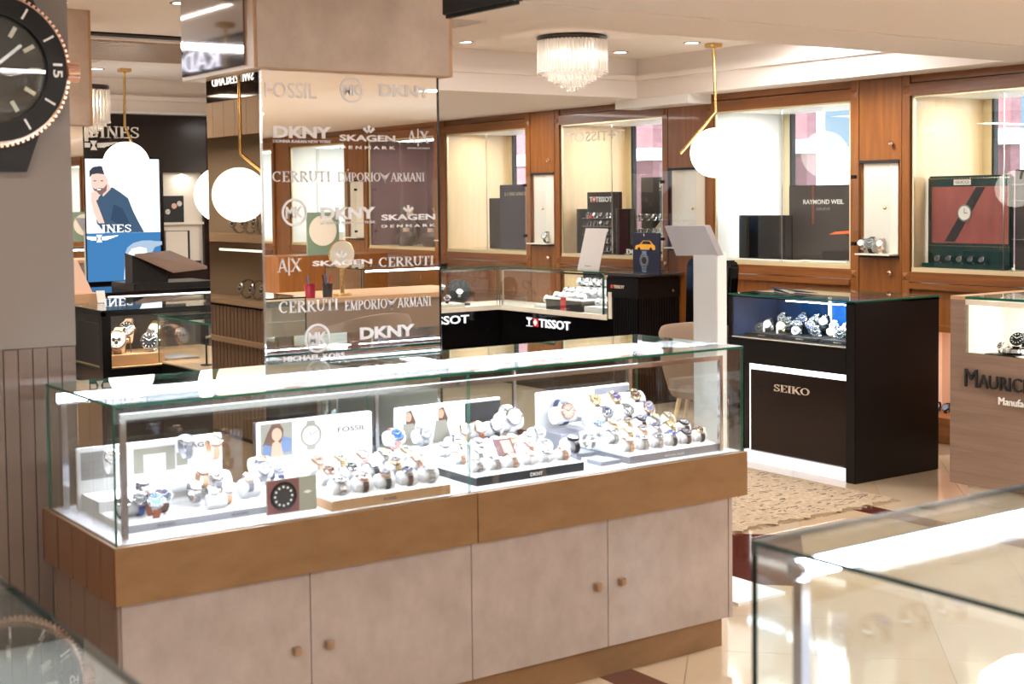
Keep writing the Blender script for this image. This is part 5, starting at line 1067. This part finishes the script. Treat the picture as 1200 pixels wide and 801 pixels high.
bx('frame', M['blackg'], scr, lx+.0005, lx+.02, 3.28, 4.585, .92, 2.005); bx('picture', M['screenw'], scr, lx+.02, lx+.0212, 3.30, 4.567, 1.355, 1.99); bx('picture', M['screenb'], scr, lx+.02, lx+.0212, 3.30, 4.567, .94, 1.355)
def SP(px, py): return (3.942+(px-100)/82*.622, 1.989-(py-187)/143*1.047)
def sflat(name, m, pts, k=0): return MB().poly([(lx+.0213+.0006*k, *SP(*p)) for p in pts], X, .0005).build(name, M[m], scr)
sflat('shirt', 'sc_shirt', [(108, 262), (107, 236), (113, 229), (122, 222), (127, 220), (136, 226), (145, 233), (150, 247), (156, 260), (163, 273.5), (117, 273.5)], 0)
sflat('shirt_fold', 'sc_shirt2', [(128, 240), (138, 245), (146, 262), (140, 268), (124, 258)], 1)
sflat('neck', 'sc_skin', [(113, 218), (123, 216), (125, 222), (116, 231)], 1)
sflat('forearm', 'sc_skin', [(102, 236), (107, 233), (113, 250), (117, 262), (110, 262), (105, 250)], 2)
sflat('face', 'sc_skin', [(102.5, 206), (108, 203), (116, 203), (121.5, 208), (122, 216), (119, 225), (113, 229), (107, 226), (103, 219)], 2)
sflat('beard', 'sc_beard', [(104, 220), (107, 222), (112, 221), (117, 221), (121, 216), (120, 224), (114, 229.5), (107, 226.5)], 3)
sflat('hair', 'sc_hair', [(101, 209), (101, 201), (105, 196.5), (113, 195), (120, 198), (122.5, 205), (122, 210), (119, 205), (110, 204), (104, 205)], 3)
for (a, b) in ((107, 212), (115, 212)): sflat('eye', 'sc_hair', [(a-1.6, b), (a+1.6, b), (a+1.6, b+1), (a-1.6, b+1)], 4)
sflat('mouth', 'sc_white', [(109, 222), (114, 222), (113, 223.2), (110, 223.2)], 4)
sflat('hand', 'sc_skin', [(102, 226), (108, 224), (112, 229), (110, 234), (106, 237), (102, 237)], 5)
letters('LONGINES', M['sc_white'], scr, (lx+.0235, 3.70, 1.357), Y, Z, .602, .072, .001, True); wings(scr, M['sc_white'], 4.02, 1.325, .17, lx+.0235, .8)
sflat('case_print', 'sc_silver2', [(139, 315), (139, 300), (143, 291), (150, 286), (160, 283.5), (172, 283.5), (176, 290), (170, 302), (155, 314)], 0)
sflat('dial_print', 'sc_white', [(142, 312), (142, 301), (148, 293), (157, 291), (165, 293), (166, 300), (158, 310)], 1)
sflat('bracelet_print', 'sc_silver', [(139, 314), (155, 314), (154, 329), (138, 329)], 1); sflat('bracelet_print', 'sc_silver2', [(170, 284), (184, 285), (184, 289), (174, 292)], 1)
fc = thing('photo_card', (-11.93, 4.75, 1.436), 'dark framed photo of watches on the upper shelf of the lit far niche', 'picture'); bx('frame', M['blackm'], fc, X0+.006, X0+.016, 4.62, 4.81, 1.4355, 1.67)
for k, (a, b, m_) in enumerate(((4.66, 1.53, 'steel'), (4.72, 1.58, 'skin'), (4.77, 1.60, 'steel'))): MB().cyl((X0+.016, a, b), (X0+.0165, a, b), .025, 12).build('photo', M[m_], fc)
fc = thing('framed_notice', (-11.93, 4.75, 1.046), 'pale notice in thin black frame on the lower shelf of the lit far niche', 'picture'); bx('frame', M['blackm'], fc, X0+.006, X0+.014, 4.63, 4.86, 1.0455, 1.36); bx('sheet', M['offwhite'], fc, X0+.014, X0+.015, 4.635, 4.84, 1.06, 1.355)
pb = thing('display_block', (-11.9, 4.78, 1.046), 'low black block with a white watch at the foot of the lit far niche', 'stand'); bx('block', M['blackm'], pb, X0+.018, lx, 4.70, 4.95, 1.0455, 1.09)
# black counter below the screen
Q1 = thing('far_counter', (-9.75, 4.3, 0), 'black counter with white lit drawer of gold watches below the far screen', 'counter')
bx('top', M['blackg'], Q1, -10.1, -9.4, 3.2, 4.9, .975, 1.0); bx('body', M['black'], Q1, -10.05, -9.45, 3.2, 4.9, 0, .84); bx('case_back', M['offwhite'], Q1, -10.0, -9.99, 3.25, 4.85, .84, .975); bx('case_floor', M['offwhite'], Q1, -10.0, -9.42, 3.25, 4.85, .84, .85)
bx('led_bar', M['led2'], Q1, -9.45, -9.43, 3.25, 4.85, .962, .975)
for k in range(6):
    w_ = W_('gold', ('white', 'black', 'champagne')[k % 3], ('metal', 'brown')[k % 2]); watch((-9.55, 3.74+k*.07, .895), (.9, -.3, .4), Z, *w_, label=lab(w_, '%s from left in white drawer below far screen' % ORD[k]), s=1.2, detail=0)
lt = thing('catalogue_lectern', (-9.62, 3.75, 1.0), 'black sloping lectern holding a bronze catalogue on the far black counter', 'lectern')
MB().add([(-9.75, 3.48, 1.0), (-9.6, 3.48, 1.0), (-9.6, 3.48, 1.24), (-9.75, 3.48, 1.255), (-9.75, 3.74, 1.0), (-9.6, 3.74, 1.0), (-9.6, 3.74, 1.14), (-9.75, 3.74, 1.18)], [(0, 1, 2, 3), (4, 5, 6, 7), (0, 1, 5, 4), (1, 2, 6, 5), (2, 3, 7, 6), (3, 0, 4, 7)]).build('stand', M['black'], lt)
MB().add([(-9.58, 3.49, 1.252), (-9.50, 3.74, 1.132), (-9.56, 4.02, 1.148), (-9.86, 3.86, 1.258), (-9.58, 3.49, 1.237), (-9.50, 3.74, 1.112), (-9.56, 4.02, 1.128), (-9.86, 3.86, 1.243)], [(0, 1, 2, 3), (4, 5, 6, 7), (0, 1, 5, 4), (1, 2, 6, 5), (2, 3, 7, 6), (3, 0, 4, 7)]).build('catalogue', mat('bronze_cover', (150, 126, 112), .3, metal=.3), lt)
bx('base', M['black'], lt, -9.95, -9.5, 3.45, 4.06, 1.0005, 1.045)
# gold watch counter
Q2 = thing('dark_frame_counter', (-7.1, 2.6, 0), 'dark framed glass counter with large rose gold watches on a wooden block', 'counter')
qx, qy, qz = -6.846, 2.320, 1.075
bx('base', M['black'], Q2, -7.7, qx, qy, 3.2, .02, .78); bx('top_rim', M['black'], Q2, qx-.02, qx, qy, 3.2, 1.045, 1.068); bx('top_rim', M['black'], Q2, -7.7, qx, qy, qy+.02, 1.045, 1.068); bx('corner_post', M['black'], Q2, qx-.05, qx, qy, qy+.045, .78, 1.045); bx('corner_post', M['black'], Q2, -7.7, -7.66, qy, qy+.03, .78, 1.045)
pane('top_pane', Q2, -7.7, qx, qy, 3.2, 1.068, 1.075, 'glass_top', 'edgedark'); pane('front_pane', Q2, qx-.008, qx-.003, qy+.045, 3.2, .785, 1.045); pane('end_pane', Q2, -7.66, qx-.05, qy+.004, qy+.009, .785, 1.045); bx('deck', M['stile'], Q2, -7.68, qx-.01, qy+.02, 3.18, .78, .786); bx('back', M['charcoal'], Q2, -7.69, -7.68, qy+.02, 3.18, .786, 1.045)
bx('beige_kick', M['stile'], Q2, -7.6, qx+.03, 2.18, 2.3, 0, .70)
light('case_light', 'AREA', (-6.88, 2.6, 1.04), 2.2, (1, .93, .82), .03, .5)
plinth('wooden_block', -7.05, -6.90, 2.36, 2.66, .7865, .055, 'tan wooden block under the two large rose gold watches', 'stile'); plinth('wooden_block', -7.10, -6.90, 2.68, 2.85, .7865, .02, 'flat grey pad beside the tan wooden block', 'grey')
for (y, z, c, d, s_, lb) in ((2.43, .915, 'rose', 'white', 2.5, 'large rose gold watch standing on the tan wooden block'), (2.50, .965, 'rose', 'black', 2.0, 'rose gold watch behind and above the large one on the wooden block'), (2.60, .90, 'silver', 'black', 2.3, 'large steel watch with dark dial right of the rose gold pair'), (2.645, .955, 'gold', 'white', 1.6, 'gold watch on a pale puzzle shaped holder behind the steel one')):
    watch((-6.95-(.05 if z > .92 else 0), y, z), (.8, -.5, .3), Z, c, d, 'metal' if c != 'rose' else 'tan', lb, s_)
    q = thing('ring_stand', (-6.99, y, .842), 'brass legged stand under the '+lb.split(' watch')[0]+' watch', 'stand'); MB().cyl((-6.985, y-.015, .842), (-6.985, y-.01, z-.02*s_), .003, 6).build('leg', M['brass'], q); MB().cyl((-6.985, y+.015, .842), (-6.985, y+.01, z-.02*s_), .003, 6).build('leg', M['brass'], q)
c1 = thing('clear_display', (-7.3, 2.33, .787), 'dark card with gold edge standing at the left end of the dark framed counter', 'card'); bx('card', M['charcoal'], c1, -7.55, -6.93, 2.345, 2.352, .7865, 1.0); bx('gold_edge', M['brass'], c1, -6.93, -6.92, 2.345, 2.352, .7865, 1.01)
bxs = thing('card_holder', (-7.5, 2.45, 1.0755), 'beige box holder with leaning photo leaflets on the dark framed counter', 'holder'); bx('box', M['stile'], bxs, -7.62, -7.42, 2.34, 2.52, 1.0755, 1.125)
for k in range(3): MB().add([(-7.55+k*.02, 2.36, 1.12), (-7.55+k*.02, 2.50, 1.12), (-7.55+k*.02, 2.42, 1.30), (-7.55+k*.02, 2.30, 1.34), (-7.546+k*.02, 2.36, 1.12), (-7.546+k*.02, 2.50, 1.12), (-7.546+k*.02, 2.42, 1.30), (-7.546+k*.02, 2.30, 1.34)], [(0, 1, 2, 3), (4, 5, 6, 7), (0, 1, 5, 4), (1, 2, 6, 5), (2, 3, 7, 6), (3, 0, 4, 7)]).build('leaflet', M[('posterred', 'charcoal', 'peach')[k]], bxs)
tg = thing('price_card', (-7.36, 2.50, 1.0755), 'small white price card beside the beige leaflet holder', 'card'); MB().obox((-7.38, 2.50, 1.11), Y, Vector((-.3, 0, .95)), X, .022, .033, .003).build('card', M['paper'], tg)
Q3 = thing('green_edged_case', (-6.2, 2.9, 0), 'glass case with green edge between the dark framed counter and the mirror pillar', 'showcase')
bx('base', M['black'], Q3, -6.83, -5.1, 2.62, 3.15, 0, .80); pane('top_pane', Q3, -6.83, -5.1, 2.60, 3.15, 1.03, 1.038, 'glass_top'); pane('front_pane', Q3, -6.83, -5.1, 2.60, 2.606, .80, 1.03); pane('end_pane', Q3, -5.106, -5.1, 2.606, 3.15, .80, 1.03); bx('deck', M['stile'], Q3, -6.82, -5.11, 2.61, 3.14, .80, .805)
dl = thing('slim_task_lamp', (-6.5, 2.75, .805), 'slim black stem with bright bent head inside the green edged case', 'lamp'); MB().cyl((-6.5, 2.72, .806), (-6.5, 2.72, .94), .005, 8).build('stem', M['blackm'], dl); MB().cyl((-6.5, 2.72, .94), (-6.38, 2.80, 1.0), .006, 8).build('head', M['steel'], dl); MB().cyl((-6.5, 2.72, .8055), (-6.5, 2.72, .81), .03, 14).build('foot', M['blackm'], dl)
for k in range(6):
    w_ = W_(('rose', 'silver', 'rose')[k % 3], ('black', 'white')[k % 2], 'metal'); watch((-6.12+.07*(k % 3), 2.76-.04*(k//3), .87+.05*(k//3)), (.5, -.8, .4), Z, *w_, label=lab(w_, '%s of dark cluster beside pillar mirror' % ORD[k]), s=1.5, detail=1)
plinth('display_block', -6.2, -5.9, 2.66, 2.84, .8055, .05, 'black block under the dark watch cluster in the green edged case', 'blackm')

# ================================================================== NEAR SHOWCASES
def near_case(r, x0, x1, y0, y1, led, z0=.70, z1=1.075):
    pane('top_pane', r, x0, x1, y0, y1, z1-.008, z1, 'glass_top', 'edgedark'); pane('front_pane', r, x0, x1, y0, y0+.006, z0, z1-.008, 'glass', 'edgedark'); pane('side_pane', r, x0, x0+.006, y0+.006, y1-.006, z0, z1-.008, 'glass', 'edgedark'); pane('side_pane', r, x1-.006, x1, y0+.006, y1-.006, z0, z1-.008, 'glass', 'edgedark'); pane('back_pane', r, x0, x1, y1-.006, y1, z0, z1-.008, 'glass', 'edgedark')
    bx('body', M['stone'], r, x0+.03, x1-.03, y0+.03, y1-.03, .11, .55); bx('wood_band', M['band'], r, x0-.01, x1+.01, y0-.01, y1+.01, .55, z0-.004); bx('deck', M['deck'], r, x0, x1, y0, y1, z0-.004, z0); bx('kick_board', M['band'], r, x0+.06, x1-.06, y0+.06, y1-.06, 0, .11)
NR = thing('near_showcase', (-1.2, 2.5, 0), 'empty-topped glass showcase with bright light tube, nearest the camera', 'showcase')
near_case(NR, -1.54, -.92, 1.525, 3.55, -1.465)
bx('light_tube', M['led'], NR, -1.475, -1.46, 1.56, 3.5, 1.028, 1.05); bx('tube_holder', M['steel'], NR, -1.49, -1.476, 1.55, 3.5, 1.022, 1.052)
MB().bar((-1.47, 1.56, .70), (-1.47, 1.56, 1.022), .018).build('chrome_post', M['chrome'], NR); MB().cyl((-1.47, 1.548, 1.037), (-1.47, 1.56, 1.037), .013, 14).build('end_cap', M['chrome'], NR)
for y in (1.9, 2.6, 3.2): light('showcase_light', 'AREA', (-1.44, y, 1.04), 5, (.84, .90, 1), .03, .6, rot=(0, math.radians(-55), 0))
NL = thing('near_showcase', (-1.9, .1, 0), 'foreground glass showcase whose dark top mirrors the giant watch sign', 'showcase')
near_case(NL, -2.9, -1.05, .0, .535, 0); light('showcase_light', 'AREA', (-2.0, .06, 1.04), 5, (.84, .90, 1), 1.5, .02, rot=(math.radians(30), 0, 0))  # light added inside to make the dark top read lighter
bu = thing('jewellery_bust', (-1.24, 1.80, .70), 'white padded jewellery bust in the near showcase', 'stand')
MB().lathe([(.05, 0), (.055, .01), (.03, .03), (.05, .09), (.075, .14), (.07, .18), (.04, .205), (.001, .21)], (-1.24, 1.80, .7005), 24).build('bust', M['cushion'], bu, True)
watch((-1.285, 1.765, .865), (-.8, -.5, .4), Z, 'silver', 'white', 'metal', 'steel watch on the white bust in the near showcase', 1.0)
for k in range(6):
    w_ = W_('silver', ('white', 'blue')[k % 2], 'metal'); watch((-1.2, 2.1+.12*k, .74), (-.6, 0, .8), Z, *w_, label=lab(w_, '%s along the near showcase tray' % ORD[k]))
# ================================================================== PARTS OF THE ROOM SEEN IN THE MIRRORS
DS = thing('service_desk', (-.6, 4.4, 0), 'taupe service desk with pens and round mirror, seen reflected in the pillar', 'desk')
bx('desk_top', M['stile'], DS, -.90, -.2, 3.62, 5.2, .98, 1.01); bx('desk_body', M['taupe'], DS, -.86, -.25, 3.66, 5.15, 0, .98); bx('kick_board', M['darkbrown'], DS, -.88, -.24, 3.65, 5.16, 0, .12)
vm = thing('round_table_mirror', (-.75, 4.2, 1.01), 'round gold rimmed table mirror on the reflected taupe desk', 'mirror')
MB().lathe([(.085, -.006), (.092, 0), (.085, .006)], (-.75, 4.2, 1.27), 32, -X, cap=False).build('rim', M['brass'], vm, True); MB().cyl((-.755, 4.2, 1.27), (-.76, 4.2, 1.27), .085, 32).build('glass', M['offwhite'], vm); MB().cyl((-.75, 4.2, 1.0105), (-.75, 4.2, 1.18), .014, 12).build('stem', M['brass'], vm); MB().cyl((-.75, 4.2, 1.0105), (-.75, 4.2, 1.025), .06, 20).build('foot', M['brass'], vm)
for k, (y, m_, lb) in enumerate(((3.95, 'maroon', 'dark red patterned pen pot on the reflected desk'), (4.07, 'charcoal', 'dark mesh pen pot full of pens on the reflected desk'))):
    t = thing('pen_pot', (-.8, y, 1.01), lb, 'pot'); MB().lathe([(.03, 0), (.036, .085), (.032, .085), (.028, .005)], (-.8, y, 1.0105), 16).build('pot', M[m_], t, True)
    for j in range(5*k+1): MB().cyl((-.8+.01*math.cos(j*1.3), y+.01*math.sin(j*1.3), 1.03), (-.8+.03*math.cos(j*1.3), y+.03*math.sin(j*1.3), 1.15), .004, 6).build('pen', M[('blue', 'blackm', 'red')[j % 3]], t)
RC = thing('reflected_showcase', (1.3, 5.9, 0), 'chrome framed glass case on taupe base, seen right in the pillar mirror', 'showcase'); near_case(RC, 1.0, 1.6, 5.3, 6.9, 0, .80, 1.08); bx('led_strip', M['led'], RC, 1.03, 1.045, 5.35, 6.85, 1.05, 1.062); light('showcase_light', 'AREA', (1.3, 6.0, 1.05), 5, (.9, .95, 1), .3, 1.2)  # LED strip and area light added to brighten this case in the mirror
mb = MB(); [mb.bar(a, b, .03) for a, b in (((1.0, 5.32, 1.08), (1.0, 6.9, 1.08)), ((1.0, 5.32, .80), (1.0, 5.32, 1.07)))]; mb.build('chrome_frame', M['chrome'], RC)
gm_ = thing('green_mirror_stand', (3.9, 6.5, 0), 'green square stand with pale round mirror on a tall glass counter, reflected in the pillar', 'mirror')
bx('counter', M['wood'], gm_, 3.7, 4.2, 5.9, 7.1, 0, 1.08); bx('board', M['green'], gm_, 3.78, 3.80, 6.25, 6.60, 1.08, 1.50); MB().cyl((3.775, 6.42, 1.32), (3.78, 6.42, 1.32), .15, 28).build('disc', M['offwhite'], gm_)
for k, (x, y, h) in enumerate(((3.95, 7.85, .36), (4.5, 7.85, .36), (3.75, 7.65, .17), (4.2, 7.62, .17))):
    t = thing('necklace_bust', (x, y, Z1), ['tall dark purple necklace bust, right of pair in the reflected window', 'tall dark purple necklace bust, left of pair in the reflected window', 'low dark necklace bust, right one in the reflected window', 'low dark necklace bust, left one in the reflected window'][k], 'bust')
    MB().lathe([(.10, 0), (.15, h*.25), (.16, h*.6), (.10, h*.8), (.05, h*.88)], (x, y, ZW), 20, sy=.6).build('torso', mat('bust_purple', (70, 46, 52), .5), t, True); MB().lathe([(.05, h*.86), (.042, h*.95), (.05, h*1.1)], (x, y, ZW), 16, sy=.7).build('neck', M['peach'], t, True)
for k in range(5):
    t = thing('white_watch_box', (6.0+k*.22, 7.75, Z1), 'small white box in the far reflected window, %s from the bust window' % ORD[k], 'box'); bx('box', M['white'], t, 5.75+k*.14, 5.85+k*.14, 7.7, 7.8, ZW, ZW+.12)
# sign unit reflected in the side of the pillar
RU = thing('watch_wall_unit', (-8.6, .0, 0), 'beige shelving unit with black name fascia, seen reflected in the pillar side', 'shelving')
ry = .17
bx('fascia', M['blackg'], RU, -11.2, -7.2, ry-.02, ry, 2.285, 2.682); bx('carcass', mat('khaki', (140, 128, 110), .6), RU, -11.2, -7.2, -.5, ry-.25, 0, 2.28)
letters('RADO', M['signletter'], RU, (-8.66, ry+.001, 2.49), -X, Z, .86, .14, .004, True); letters('SWITZERLAND', M['signletter'], RU, (-8.33, ry+.001, 2.385), -X, Z, .66, .06, .004)
k = 0; xx = -7.2
while xx > -11.1: bx('plank', M['khaki2'], RU, xx-.176, xx, ry-.012, ry, 2.045, 2.28); xx -= .18
for z in (1.34, .92, .66): bx('shelf', M['khaki2'], RU, -11.2, -7.2, ry-.24, ry-.01, z, z+(.05 if z > 1 else .03))
for z in (1.28,): bx('unit_light', M['led2'], RU, -8.98, -8.2, ry-.03, ry-.02, z, z+.015)
k = 0; xx = -7.2
while xx > -10.5: bx('rib', M['slat'], RU, xx-.05, xx, ry-.06, ry-.045, .03, .90); xx -= .06
bx('rib_backing', M['groove'], RU, -11.2, -7.2, ry-.08, ry-.06, 0, .90)
light('unit_light', 'POINT', (-8.6, 1.0, 2.3), 8, WARM, .05)  # free point light added to brighten the reflected unit, no fitting there
for k in range(8):
    z = 1.40 if k < 4 else .96; x = -8.9+(k % 4)*.17+(.1 if k > 3 else 0); w_ = W_('silver', 'black', 'metal')
    watch((x, .08, z+.07), (0, 1, .2), Z, *w_, label=lab(w_, '%s on the %s shelf of the reflected unit' % (ORD[k % 4], 'upper' if k < 4 else 'lower')), s=2.0, detail=1)
